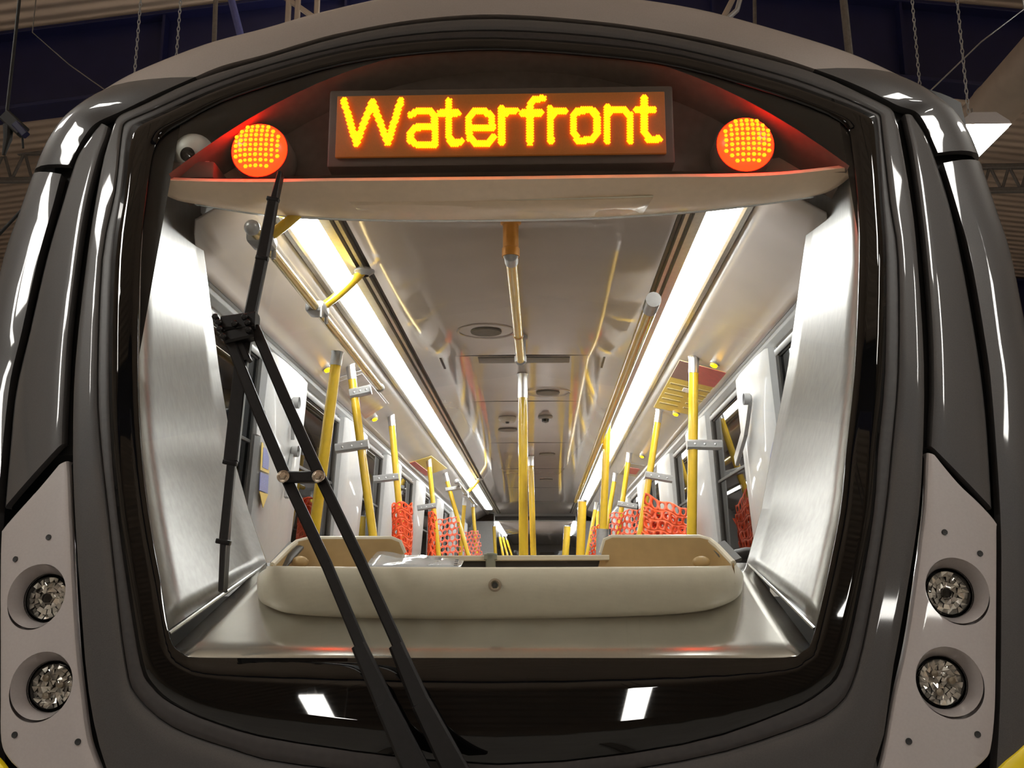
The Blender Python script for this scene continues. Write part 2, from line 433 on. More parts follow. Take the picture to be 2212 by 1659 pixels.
for side in 'LR':
    bm = shell(PANELS[side], 4, 7, .010, .030, off=-.006)
    # close the back so that the panel is a solid that can be cut
    bmesh.ops.remove_doubles(bm, verts=bm.verts[:], dist=1e-5)
    bmesh.ops.holes_fill(bm, edges=[e for e in bm.edges if e.is_boundary], sides=0)
    pan = obj('headlight_panel', bm, M_LAMPPANEL, T)
    cutters = []
    for (cx, cy, lx, ly, rp, st) in HL[side]:
        P, Lp, ax, rl = headlight(T, cx, cy, lx, ly, rp, 0, 0, st)
        n = (nnorm(P) + Vector((0, -1, 0)) * .8).normalized()
        c = bmesh.new(); lathe(c, [(.070, -.10), (.070, -.05), (.088, .0), (.12, .10)], P, n, 40, True, True)
        cutters.append(obj('tool', c, M_GAP))
    for (bx, by) in BOLTS[side]:
        pass
    cut(pan, cutters)
    for (cx, cy, lx, ly, rp, st) in HL[side]:
        P, Lp, ax, rl = headlight(T, cx, cy, lx, ly, rp, 0, 0, st)
        n = (nnorm(P) + Vector((0, -1, 0)) * .8).normalized()
        h = bpy.data.objects.new('headlight', None)
        hb = bmesh.new()
        lathe(hb, [(.0865, -.003), (.0835, -.010), (.069, -.046), (.0665, -.054)], P, n, 40)
        bowl = obj('headlight', hb, M_LAMPPANEL, T); bpy.data.objects.remove(h)
        bowl['label'] = 'recessed round headlight with a faceted clear lens'
        rb = bmesh.new(); C0 = P - n * .052
        lathe(rb, [(.067, .004), (.067, -.03), (.058, -.03), (.058, .0)], C0, n, 36); obj('lamp_rim', rb, M_GAP, bowl)
        lb = bmesh.new(); RL = .060
        lathe(lb, [(RL, -.01), (RL, .0), (RL * .96, .006), (RL * .7, .014), (RL * .35, .018), (.001, .019)], C0, n, 36)
        obj('lens', lb, glass_mat('lamp_lens', (.96, .96, .94)) if 'lamp_lens' not in MATS else MATS['lamp_lens'], bowl)
        fb2 = bmesh.new(); x, y = basis(n); rnd = random.Random(int(cx))
        # faceted reflector: rings of tilted mirrors
        for ri in range(4):
            r0, r1 = RL * (.06 + .23 * ri), RL * (.06 + .23 * (ri + 1)); ns = (6, 10, 16, 22)[ri]
            for k in range(ns):
                a0, a1 = 2 * pi * k / ns, 2 * pi * (k + .96) / ns; q = []
                dz = [-.012 + rnd.uniform(-.007, .010) for _ in range(4)]
                for (r, a), z in zip(((r0, a0), (r1, a0), (r1, a1), (r0, a1)), dz):
                    q.append(fb2.verts.new(C0 + x * r * cos(a) + y * r * sin(a) + n * z))
                fb2.faces.new(q)
        obj('reflector', fb2, mat('faceted_mirror', (.90, .86, .80), .18, .65, noise=.1), bowl, smooth=False)
        if st == 1:
            for k in range(3):
                a = 2 * pi * k / 3 + .9; d = bmesh.new(); lathe(d, [(.010, 0), (.009, .01), (.0, .012)], C0 + (x * cos(a) + y * sin(a)) * .027 - n * .004, n, 14)
                obj('led_cup', d, mat('led_cup', (.25, .21, .16), .3, .5, noise=.1), bowl)
        else:
            d = bmesh.new(); lathe(d, [(.013, -.02), (.013, -.002), (.0, .006)], C0 + x * .004, n, 18); obj('bulb', d, mat('bulb_shield', (.03, .028, .026), .2, .5, noise=.1), bowl)
        sd = bmesh.new(); lathe(sd, [(.068, -.03), (.001, -.031)], C0, n, 30); obj('back_plate', sd, M_GAP, bowl)
    for (bx, by) in BOLTS[side]:
        P = nose(bx, by); d = bmesh.new(); lathe(d, [(.0085, .003), (.0080, .0045 + .004), (.0062, .0082), (.0001, .0080)], P, nnorm(P), 16); obj('dark_hole_disc', d, M_GAP, pan)  # raised black discs stand in for the dark inside open bolt holes

# ---- windscreen reveals, sill and header inside the glass
Yt, Yb = 3.42, 3.30
def reveal(pairs, name):
    """pairs: frit edge x,y ; inner edge x,y ; inner Y"""
    bm = bmesh.new(); secs = []
    for ax, ay, bx, by, Y in linear(pairs, 5):
        A = nose(ax, ay, .045); B = atY(bx, by, Y); secs.append([A + (B - A) * (j / 6) for j in range(7)])
    loft(bm, secs); o = obj(name, bm, M_BRUSH, T)
    mo = o.modifiers.new('thick', 'SOLIDIFY'); mo.thickness = .012; mo.offset = 0
    tb = bmesh.new(); tube(tb, [s[-1] for s in secs], .006, 8); obj('edge_trim', tb, M_TRIM, o)
    return o
reveal([(306, 372, 430, 446, 3.50), (296, 440, 431, 500, 3.50), (288, 560, 440, 570, 3.50), (283, 800, 470, 800, 3.44), (290, 965, 501, 990, 3.38), (306, 1110, 534, 1105, 3.28), (345, 1365, 573, 1217, 3.16)], 'reveal_panel')
reveal([(1862, 345, 1752, 424, 3.50), (1866, 439, 1747, 490, 3.50), (1870, 560, 1738, 560, 3.50), (1860, 800, 1706, 790, 3.44), (1842, 972, 1671, 972, 3.38), (1828, 1110, 1649, 1100, 3.28), (1776, 1357, 1617, 1217, 3.16)], 'reveal_panel')
bm = bmesh.new(); secs = []
for px in [345 + i * (1776 - 345) / 24 for i in range(25)]:
    t = (px - 345) / (1776 - 345)
    fx = px; A0 = nose(fx, 1440, .04); A = nose(fx, 1419, .05)
    bx = 573 + (1617 - 573) * t; B = atY(bx, 1219, 3.16)
    s = [A0]
    for j in range(9): s.append(A + (B - A) * (j / 8))
    secs.append(s)
# the two front corners of the sill follow the glass: outermost sections start where the reveal starts
loft(bm, secs)
sill = obj('window_sill', bm, M_SILL, T)
mo = sill.modifiers.new('thick', 'SOLIDIFY'); mo.thickness = .01; mo.offset = 0
for a, b in (((352, 1370), (573, 1219)), ((1770, 1360), (1617, 1217))):
    tb = bmesh.new(); A = nose(*a, .045); B = atY(*b, 3.16); tube(tb, [A, B], .006, 8); obj('sill_trim', tb, M_TRIM, sill)

HLIP = [(425, 438), (506, 452), (594, 463), (740, 471), (900, 474), (1106, 473), (1300, 468), (1472, 457), (1553, 449), (1614, 442), (1675, 434), (1755, 422)]
HFR = [(300, 374), (420, 379), (560, 380), (720, 378), (900, 376), (1100, 374), (1300, 371), (1472, 369), (1580, 368), (1680, 365), (1760, 358), (1868, 345)]
bm = bmesh.new(); secs = []; lips = []
for (ax, ay, bx, by) in catmull([(a[0], a[1], b[0], b[1]) for a, b in zip(HFR, HLIP)], 4):
    A = nose(ax, ay, .05); Y = 3.36 - .12 * min(1, abs((bx - 1100) / 640)) ** 2; B = atY(bx, by, Y)
    s = [A + Vector((0, .012, .012)), A]
    for j in range(1, 8):
        t = j / 8; p = A + (B - A) * t; p.z -= .020 * sin(pi * t); s.append(p)
    s += [B, B + Vector((0, .012, .02)), B + Vector((0, .012, .16))]
    lips.append(B); secs.append(s)
loft(bm, secs)
head = obj('header_panel', bm, M_HEADER, T)
mo = head.modifiers.new('thick', 'SOLIDIFY'); mo.thickness = .008; mo.offset = 0
tb = bmesh.new(); tube(tb, [p + Vector((0, -.002, -.003)) for p in lips], .0075, 8); obj('edge_trim', tb, M_TRIM, head)
def onheader(px, py):   # point on the header's underside
    x = px; best = None
    for (ax, ay, bx, by) in [(px, 375, px, 466 if px < 1300 else 458)]:
        A = nose(ax, ay, .05); Y = 3.36 - .12 * min(1, abs((bx - 1100) / 640)) ** 2; B = atY(bx, by, Y)
        lo, hi = 0, 1
        for _ in range(20):
            m = (lo + hi) / 2; p = A + (B - A) * m; p.z -= .02 * sin(pi * m) + .004
            q = p - CAM; yy = 829.5 - F * q.dot(CU) / q.dot(CF)
            if yy < py: lo = m
            else: hi = m
        return p
ap = bmesh.new()
APT = [(752, 432), (1000, 432), (1240, 429), (1412, 424)]; APB = [(790, 466), (1010, 468), (1220, 465), (1388, 458)]
loft(ap, [[onheader(*a), onheader((a[0] + b[0]) / 2, (a[1] + b[1]) / 2), onheader(*b)] for a, b in zip(catmull(APT, 4), catmull(APB, 4))])
acc = obj('access_panel', ap, M_HEADER, head)
mo = acc.modifiers.new('thick', 'SOLIDIFY'); mo.thickness = .008; mo.offset = -1
ed = bmesh.new(); tube(ed, [onheader(*p) for p in APT] + [onheader(*p) for p in reversed(APB)] + [onheader(*APT[0])], .0035, 6); obj('panel_edge', ed, M_BEIGE, head)
for q in [(764, 438), (972, 440), (1186, 437), (1396, 428), (978, 463), (1184, 461)]:
    d = bmesh.new(); p = onheader(*q); lathe(d, [(.005, 0), (.004, .004), (.0, .005)], p + Vector((0, 0, -.001)), Vector((0, -.4, -1)), 10); obj('panel_screw', d, M_BOLT, head)

# ---- the dark compartment above the header: sign, lamps, camera live in it
bm = bmesh.new()
zc0 = nose(1075, 372).z
secs = []
for i in range(29):
    x = -1.12 + 2.24 * i / 28
    ztop = nose(1075, 92).z - .02 - .50 * (abs(x) / 1.12) ** 2.2
    zb = zc0 + .03
    s = [Vector((x, yn(x, zb) + .06, zb)), Vector((x, 3.27, zb + .03)), Vector((x, 3.28, (zb + ztop) / 2)), Vector((x, 3.27, ztop)), Vector((x, yn(x, ztop) + .03, ztop + .03))]
    secs.append(s)
V = loft(bm, secs)
bm.faces.new(V[0]); bm.faces.new(V[-1])
obj('sign_compartment', bm, M_COMP, T)

# ---- marker lamps
for i, (lx, ly, rp) in enumerate(((547, 304, 57), (1620, 291, 58))):
    P = nose(lx, ly, .075); r = rp / F * (P - CAM).length; n = Vector((0, -1, .0))
    hb = bmesh.new(); lathe(hb, [(r * 1.02, .0), (r * 1.06, -.02), (r * 1.06, -.12), (r * .6, -.22)], P, n, 40, False, True)
    lamp = obj('marker_lamp', hb, M_COMP, T); lamp['label'] = 'round red marker lamp lit with orange LEDs behind the windscreen'
    lb = bmesh.new(); lathe(lb, [(r, .0), (r * .98, .008), (r * .92, .020), (r * .7, .036), (r * .35, .044), (.001, .046)], P, n, 40); obj('lens', lb, M_RED, lamp)
    db = bmesh.new()
    x, z = Vector((1, 0, 0)), Vector((0, 0, 1)); st = r * .185
    for a in range(-5, 6):
        for b in range(-5, 6):
            u, v = a * st, b * st
            if sqrt(u * u + v * v) > r * .83: continue
            q = sqrt(u * u + v * v) / r
            h = (.044 + (.036 - .044) * max(0, q - .35) / .35 if q < .7 else .036 + (.020 - .036) * (q - .7) / .22) + .0035
            wv = .36 if (a + b) % 2 else .46
            c = P + x * u + z * v + n * h
            lathe(db, [(st * wv, 0), (st * wv * .8, .003), (.0005, .004)], c, n, 6)
    obj('led_cluster', db, M_LED_R, lamp)

# =================================================================== DESTINATION SIGN
YS = 3.12
def sgn(u, v):   # u,v in 0..1 across the screen, v downwards
    a, b, c, d = (728, 214), (1430, 196), (1440, 330), (728, 342)
    px = (a[0] + (b[0] - a[0]) * u) * (1 - v) + (d[0] + (c[0] - d[0]) * u) * v
    py = (a[1] + (b[1] - a[1]) * u) * (1 - v) + (d[1] + (c[1] - d[1]) * u) * v
    return atY(px, py, YS)
s0, s1 = sgn(0, 0), sgn(1, 1)
SX0, SX1, SZ1, SZ0 = s0.x, s1.x, s0.z + .012, s1.z + .0
S = thing('destination_sign', 'amber LED destination sign reading Waterfront above the windscreen', 'sign', ((SX0 + SX1) / 2, YS, SZ0))
b = bmesh.new(); bbox(b, ((SX0 + SX1) / 2, YS + .065, (SZ0 + SZ1) / 2), (SX1 - SX0 + .06, .10, SZ1 - SZ0 + .06), .008); obj('housing', b, mat('sign_housing', (.05, .035, .025), .5, noise=.1), S)
b = bmesh.new(); bbox(b, ((SX0 + SX1) / 2, YS + .008, (SZ0 + SZ1) / 2), (SX1 - SX0, .012, SZ1 - SZ0), .002)
obj('screen', b, mat('sign_screen', (.22, .075, .005), .5, noise=.15, nscale=300, emit=(1.0, .22, .0), estr=.06), S)  # faint even emission stands in for glow bleeding from the LEDs
LET = [[(120, 605), (195, 860), (290, 612), (382, 858), (460, 608)],
       [(520, 692), (560, 668), (640, 668), (662, 700), (664, 868), (560, 873), (518, 845), (516, 800), (550, 766), (660, 762)],
       [(745, 610), (747, 828), (775, 865), (820, 850)], [(695, 680), (800, 680)],
       [(865, 772), (1006, 770), (1000, 702), (962, 668), (902, 668), (866, 708), (862, 772), (872, 832), (912, 864), (982, 860), (1012, 822)],
       [(1062, 650), (1062, 856)], [(1062, 702), (1092, 672), (1142, 666)],
       [(1230, 855), (1230, 640), (1252, 602), (1306, 592)], [(1182, 680), (1294, 680)],
       [(1352, 655), (1354, 850)], [(1354, 702), (1382, 672), (1436, 666)],
       [(1490, 700), (1520, 666), (1600, 662), (1630, 700), (1630, 800), (1600, 840), (1520, 845), (1490, 800), (1490, 700)],
       [(1690, 645), (1690, 848)], [(1690, 692), (1720, 662), (1792, 662), (1825, 692), (1828, 846)],
       [(1910, 590), (1912, 790), (1942, 842), (2000, 834)], [(1866, 660), (1966, 660)]]
segs = []
for st in LET:
    for (x0, y0), (x1, y1) in zip(st, st[1:]):
        segs.append((x0, y0 + .0145 * (x0 - 1000), x1, y1 + .0145 * (x1 - 1000)))
# crop pixels -> photo pixels -> screen plane, laid out in the sign's own frame
def c2s(cx, cy):
    cy2 = cy - .0145 * (cx - 1000) + .0
    px, py = 700 + cx * .36166, cy2 * .36166
    p = atY(px, py, YS); return p
b = bmesh.new(); pit = 12.5; rows = 0
for iy in range(46):
    for ix in range(-2, 162):
        cx = 80 + ix * pit + (pit / 2 if iy % 2 else 0); cy = 560 + iy * pit * .62
        dm = 1e9
        for x0, y0, x1, y1 in segs:
            if cx < min(x0, x1) - 40 or cx > max(x0, x1) + 40: continue
            yy0, yy1 = y0 - .0145 * (x0 - 1000) * 1, y1 - .0145 * (x1 - 1000) * 1
            dx, dy = x1 - x0, yy1 - yy0; t = max(0, min(1, ((cx - x0) * dx + (cy - yy0) * dy) / (dx * dx + dy * dy)))
            dm = min(dm, sqrt((cx - x0 - t * dx) ** 2 + (cy - yy0 - t * dy) ** 2))
        if dm < 20:
            p = atY(700 + cx * .36166, cy * .36166, YS) + Vector((0, -.006, 0)); r = .0038
            lathe(b, [(r, 0), (r, -.0) , (r * .75, .003)], p, Vector((0, -1, 0)), 6, False, True)
obj('led_lettering', b, M_LED_Y, S, smooth=False)['label'] = 'glowing amber dots spelling Waterfront'

# security camera dome
P = nose(398, 305, .10); r = 40 / F * (P - CAM).length
D = thing('dome_camera', 'small white dome camera beside the left red lamp behind glass', 'camera', P)
b = bmesh.new(); bmesh.ops.create_uvsphere(b, u_segments=28, v_segments=18, radius=r, matrix=Matrix.Translation(P)); obj('dome', b, mat('white_dome', (.55, .54, .50), .4, noise=.05), D)
b = bmesh.new(); lathe(b, [(r * .36, -.02), (r * .36, .01), (r * .22, .016), (.001, .012)], P + Vector((0, -r * .8, -r * .42)), Vector((0, -1, -.15)), 20); obj('lens', b, M_FRIT, D)
b = bmesh.new(); bbox(b, P + Vector((.0, .03, -r * 1.15)), (r * 2.6, .16, r * .9), .01); obj('mount', b, M_COMP, D)
# =================================================================== CAR INTERIOR (parts of the train)
ZC = 3.39; Y0, Y1 = 3.38, 18.6
def strip(prof, y0, y1, ny=2):
    bm = bmesh.new(); loft(bm, [[Vector((x, y0 + (y1 - y0) * i / ny, z)) for x, z in prof] for i in range(ny + 1)]); return bm
def thick(o, t=.012, off=0):
    mo = o.modifiers.new('thick', 'SOLIDIFY'); mo.thickness = t; mo.offset = off; return o
ceil = obj('ceiling_panel', strip([(-.63, ZC), (-.3, ZC + .006), (0, ZC + .008), (.3, ZC + .006), (.63, ZC)], Y0, Y1, 6), M_CEIL, T); thick(ceil, .01)
for y in (5.86, 7.35, 9.5, 11.6, 13.8, 16.0):
    b = bmesh.new(); bbox(b, (0, y, ZC + .002), (1.24, .008, .006), .001); obj('panel_joint', b, M_GROOVE, ceil)
b = bmesh.new(); bbox(b, (.01, 5.97, ZC), (.56, .14, .012), .003); obj('vent_grille', b, mat('vent_grey', (.20, .185, .165), .5, noise=.1), ceil)
for x in (-.50, .50):
    b = bmesh.new(); box(b, (x, 6.05, ZC), (.012, .30, .008)); obj('vent_slot', b, M_GROOVE, ceil)
for s in (-1, 1):
    # channels beside the lights
    o = obj('light_channel', strip([(s * .63, ZC), (s * .637, ZC + .025), (s * .655, ZC + .025), (s * .66, ZC - .006), (s * .675, ZC - .006), (s * .68, ZC + .02), (s * .69, ZC + .02), (s * .695, ZC - .004), (s * .735, ZC - .004), (s * .738, ZC + .03), (s * .862, ZC + .03), (s * .865, ZC - .004), (s * .875, ZC - .012), (s * .895, ZC - .012), (s * .905, ZC - .004)], Y0, Y1), M_ALU, T, angle=20)
    for x in (.646, .685):
        b = bmesh.new(); box(b, (s * x, (Y0 + Y1) / 2, ZC + .018), (.014, Y1 - Y0, .01)); obj('groove', b, M_GROOVE, o)
    b = bmesh.new(); CS = [(.905, ZC - .004, 3.27), (.95, ZC - .028, 3.27), (1.0, ZC - .055, 3.28), (1.06, ZC - .090, 3.28), (1.10, ZC - .115, 3.28), (1.13, ZC - .135, 3.36), (1.175, ZC - .165, 3.51), (1.19, ZC - .20, 3.51)]
    loft(b, [[Vector((s * x, ya, z)) for x, z, ya in CS], [Vector((s * x, 3.6, z)) for x, z, ya in CS], [Vector((s * x, Y1, z)) for x, z, ya in CS]])
    o = obj('ceiling_side', b, M_CEILSIDE, T); thick(o, .01)
    o = obj('window_rail', strip([(s * 1.19, ZC - .20), (s * 1.205, ZC - .205), (s * 1.20, ZC - .235), (s * 1.235, ZC - .245), (s * 1.24, ZC - .275), (s * 1.215, ZC - .285), (s * 1.22, ZC - .31)], Y0 + .13, Y1), M_WALL, T, angle=20); thick(o, .006)
    o = obj('wall_panel', strip([(s * 1.28, 2.02), (s * 1.27, 1.99), (s * 1.30, 1.5), (s * 1.30, 1.2)], Y0 - .3, Y1), M_WALL, T); thick(o, .02)
    # pillars between the windows
    for k, (p0, p1) in enumerate(((4.60, 5.36), (6.45, 7.3), (8.3, 9.15), (10.3, 11.1), (12.4, 13.2), (14.5, 15.3), (16.6, 17.5))):
        b = bmesh.new()
        secs = []
        for z, xo in ((3.12, 1.185), (3.0, 1.19), (2.6, 1.215), (2.2, 1.245), (1.9, 1.26)):
            e = .02; wd = xo + .10
            secs.append([Vector((s * wd, p0, z)), Vector((s * xo, p0 + e * .2, z)), Vector((s * (xo - .012), p0 + e, z)), Vector((s * (xo - .02), p0 + .18, z)), Vector((s * (xo - .02), p1 - .18, z)), Vector((s * (xo - .012), p1 - e, z)), Vector((s * xo, p1 - e * .2, z)), Vector((s * wd, p1, z))])
        V = loft(b, secs); b.faces.new(V[0])
        pl = obj('door_pillar', b, M_WALL, T)
        if k == 0:
            # sticker, latch
            pass
    for k, (w0, w1) in enumerate(((3.55, 4.62), (5.34, 6.47), (7.28, 8.32), (9.13, 10.32), (11.08, 12.42), (13.18, 14.52), (15.28, 16.62))):
        b = bmesh.new(); loft(b, [[Vector((s * 1.235, w0, 3.10)), Vector((s * 1.29, w0, 2.0))], [Vector((s * 1.235, w1, 3.10)), Vector((s * 1.29, w1, 2.0))]])
        pane = obj('side_window', b, M_SIDEGLASS, T, smooth=False); thick(pane, .006)
        fbm = bmesh.new()
        for yy in (w0 + .03, w1 - .03): bar(fbm, (s * 1.232, yy, 3.12), (s * 1.286, yy, 2.0), .05, .03, Vector((1, 0, 0)))
        for zz, xx in ((3.085, 1.236), (2.68, 1.255)):
            bar(fbm, (s * xx, w0, zz), (s * xx, w1, zz), .03 if zz > 3 else .018, .02, Vector((1, 0, 0)))
        obj('window_frame', fbm, M_INSERT, pane)
b = bmesh.new(); loft(b, [[Vector((-1.3, Y0 - .3, 1.2)), Vector((1.3, Y0 - .3, 1.2))], [Vector((-1.3, 30, 1.2)), Vector((1.3, 30, 1.2))]]); thick(obj('cabin_floor', b, M_FLOOR, T), .05, -1)
# front wall below the console
b = bmesh.new(); loft(b, [[Vector((-1.3, 3.34, 1.2)), Vector((1.3, 3.34, 1.2))], [Vector((-1.3, 3.34, 1.98)), Vector((1.3, 3.34, 1.98))]]); thick(obj('front_bulkhead', b, M_WALL, T), .02)
# closing wall with gangway opening and the next car
b = bmesh.new()
box(b, (0, 18.7, 3.34), (2.5, .12, .16)); box(b, (-1.02, 18.7, 2.3), (.5, .12, 2.2)); box(b, (1.02, 18.7, 2.3), (.5, .12, 2.2))
obj('gangway_frame', b, M_WALL, T, smooth=False)
b = bmesh.new(); bbox(b, (0, 18.62, 3.31), (1.5, .06, .07), .01); obj('gangway_lintel', b, M_INSERT, T)
b = bmesh.new(); loft(b, [[Vector((-.72, 18.7, 3.33)), Vector((.72, 18.7, 3.33))], [Vector((-.72, 30, 3.33)), Vector((.72, 30, 3.33))]]); thick(obj('far_ceiling', b, M_CEIL, T), .02)
for s in (-1, 1):
    b = bmesh.new(); loft(b, [[Vector((s * .72, y, 3.35)), Vector((s * .90, y, 3.35)), Vector((s * 1.17, y, 3.20)), Vector((s * 1.25, y, 1.2))] for y in (18.7, 30)]); thick(obj('far_wall', b, M_WALL, T), .02)
b = bmesh.new(); box(b, (0, 30, 2.3), (2.6, .06, 2.3)); obj('far_bulkhead', b, M_WALL, T, smooth=False)
b = bmesh.new(); bbox(b, (.28, 29.9, 2.55), (.42, .04, 1.1), .02)
far = obj('far_door', b, M_ALU, T)
b = bmesh.new(); loft(b, [[Vector((s * x, y, z)) for (s, x, z) in ((-1, 1.62, 1.3), (-1, 1.62, 3.2), (-1, 1.45, 3.62), (-1, .8, 3.78), (1, .8, 3.78), (1, 1.45, 3.62), (1, 1.62, 3.2), (1, 1.62, 1.3))] for y in (4.2, 10, 30)]); obj('outer_shell', b, M_DARK, T)

# details on the near pillars and walls
def sticker(name, x, pts, m, parent=None):
    b = bmesh.new(); f = [b.verts.new(atX(px, py, x)) for px, py in pts]; b.faces.new(f)
    bmesh.ops.recalc_face_normals(b, faces=b.faces); o = obj(name, b, m, parent, smooth=False); return o
MS_Y = mat('sticker_yellow', (.75, .52, .08), .4, noise=.05); MS_B = mat('sticker_blue', (.16, .18, .45), .4, noise=.3, nscale=250)
def sticker_thing(side, q, label):
    x = side * 1.20
    cpt = atX(q[0], q[1], x); o = thing('safety_sticker', label, 'sticker', cpt)
    def rect(n, y0, y1, z0, z1, m, dx):
        b = bmesh.new(); box(b, (x - side * dx, cpt.y + (y0 + y1) / 2, cpt.z + (z0 + z1) / 2), (.003, y1 - y0, z1 - z0)); obj(n, b, m, o, smooth=False)
    rect('backing', -.075, .075, -.02, .11, MS_Y, .0); rect('pictogram', -.05, .055, -.005, .09, MS_B, .002)
    rect('text_panel', -.075, .07, -.115, -.03, MS_B, .0)
    b = bmesh.new(); v = [b.verts.new((x - side * .002, cpt.y + yy, cpt.z + zz)) for yy, zz in ((-.075, -.12), (.075, -.12), (0, -.19))]
    r_ = bmesh.ops.extrude_face_region(b, geom=[b.faces.new(v)]); bmesh.ops.translate(b, verts=[e for e in r_['geom'] if isinstance(e, bmesh.types.BMVert)], vec=(side * .003, 0, 0)); obj('arrow', b, MS_Y, o, smooth=False)
sticker_thing(-1, (572, 1010), 'yellow and blue arrow sticker on the left near door pillar')
sticker_thing(1, (1668, 985), 'yellow framed blue sticker half hidden by the right reveal panel')
def latch(name, label, x, side, pts, w_, rings=()):
    p0 = atX(*pts[0], x); o = thing(name, label, 'handle', p0)
    b = bmesh.new(); P = [atX(*q, x) + Vector((-side * .03, 0, 0)) for q in pts]
    for a, c in zip(P, P[1:]): bar(b, a, c, w_, .02, Vector((1, 0, 0)))
    obj('lever', b, M_COLLAR, o)
    b = bmesh.new(); lathe(b, [(.03, .03), (.03, .0), (.02, -.01)], P[0], Vector((-side, 0, 0)), 18, False, True); obj('hub', b, M_COLLAR, o)
latch('door_latch', 'grey folding latch hanging on the right near door pillar', 1.185, 1, [(1632, 862), (1627, 900), (1622, 932), (1603, 996)], .06)
latch('door_latch', 'upper grey latch on the left near door pillar', -1.19, -1, [(622, 870), (622, 950)], .05)
latch('door_latch', 'lower grey hook handle on the left near door pillar', -1.21, -1, [(620, 975), (612, 1020), (606, 1075)], .03)
latch('door_latch', 'small grey hinge block beside the wiper on the left pillar', -1.21, -1, [(542, 900), (540, 940)], .06)

# =================================================================== CEILING LIGHTS
def ceiling_light(x, y0, y1, label, g, z=ZC):
    o = thing('ceiling_light', label, 'light', (x, (y0 + y1) / 2, z), g)
    b = bmesh.new(); secs = []
    for y in (y0 + .006, y1 - .006):
        secs.append([Vector((x + dx, y, z + dz)) for dx, dz in ((-.056, .02), (-.056, -.003), (-.050, -.007), (.050, -.007), (.056, -.003), (.056, .02))])
    V = loft(b, secs); b.faces.new(V[0]); b.faces.new(V[1]); obj('diffuser', b, M_CARLAMP, o)
    b = bmesh.new(); bbox(b, (x, (y0 + y1) / 2, z + .024), (.118, y1 - y0, .010), .003); obj('tray', b, M_ALU, o)
    return o
ORD = ['first', 'second', 'third', 'fourth', 'fifth', 'sixth', 'seventh', 'eighth', 'ninth', 'tenth', 'eleventh']
Ls = [3.32, 5.94, 7.4, 8.87, 10.3, 11.8, 13.2, 14.7, 16.2, 17.5]
for s, nm in ((-1, 'left'), (1, 'right')):
    for i in range(len(Ls) - 1):
        ceiling_light(s * .80, Ls[i], Ls[i + 1], f'{ORD[i]} white ceiling light from the windscreen in the {nm} row', f'{nm} row of ceiling lights')
    for i, (a, c) in enumerate(((19.2, 22.0), (22.0, 25.0))):
        ceiling_light(s * .80, a, c, f'{ORD[i]} white ceiling light beyond the gangway on the {nm}', 'ceiling lights beyond the gangway', 3.33)

# =================================================================== ROUND CEILING FITTINGS
def disc(name, label, cat, px, py, r, h, m, rim=None):
    p = atZ(px, py, ZC - .002); o = thing(name, label, cat, p)
    b = bmesh.new(); lathe(b, [(r, .0), (r * .97, .006 + h * .3), (r * .8, h), (.001, h * 1.05)], p, Vector((0, 0, -1)), 28); obj('cover', b, m, o)
    if rim: b = bmesh.new(); lathe(b, [(r * 1.9, 0), (r * 1.85, .004), (r * 1.75, .0)], p, Vector((0, 0, -1)), 28); obj('rim', b, M_CEIL, o)
    return o, p
M_SPK = mat('speaker_grey', (.17, .15, .125), .6, noise=.1)
disc('ceiling_speaker', 'large round grey ceiling speaker nearest to the windscreen', 'speaker', 1050, 716, .085, .008, M_SPK, 1)
disc('ceiling_speaker', 'round grey ceiling speaker right of the tall centre pole top', 'speaker', 1184, 848, .085, .006, M_SPK, 1)
disc('ceiling_speaker', 'round grey ceiling speaker left of the centre pole behind the smoke detector', 'speaker', 1097, 928, .085, .006, M_SPK)
disc('ceiling_speaker', 'farther round ceiling speaker right of the centre poles', 'speaker', 1182, 981, .085, .006, M_SPK)
disc('ceiling_speaker', 'farthest round ceiling speaker right of the centre poles', 'speaker', 1180, 1036, .085, .006, M_SPK)
o, p = disc('smoke_detector', 'pale round smoke detector on the ceiling left of the centre pole', 'detector', 1096, 902, .075, .035, mat('detector_cream', (.45, .41, .34), .5, noise=.05))
b = bmesh.new(); lathe(b, [(.018, .035), (.012, .05), (.001, .051)], p, Vector((0, 0, -1)), 14); obj('sensor', b, M_INSERT, o)
o, p = disc('ceiling_camera', 'dark round ceiling camera right of the centre pole', 'camera', 1178, 900, .06, .02, mat('camera_grey', (.30, .28, .26), .4, noise=.05))
b = bmesh.new(); lathe(b, [(.034, .018), (.028, .045), (.001, .052)], p, Vector((0, 0, -1)), 18); obj('lens', b, M_FRIT, o)

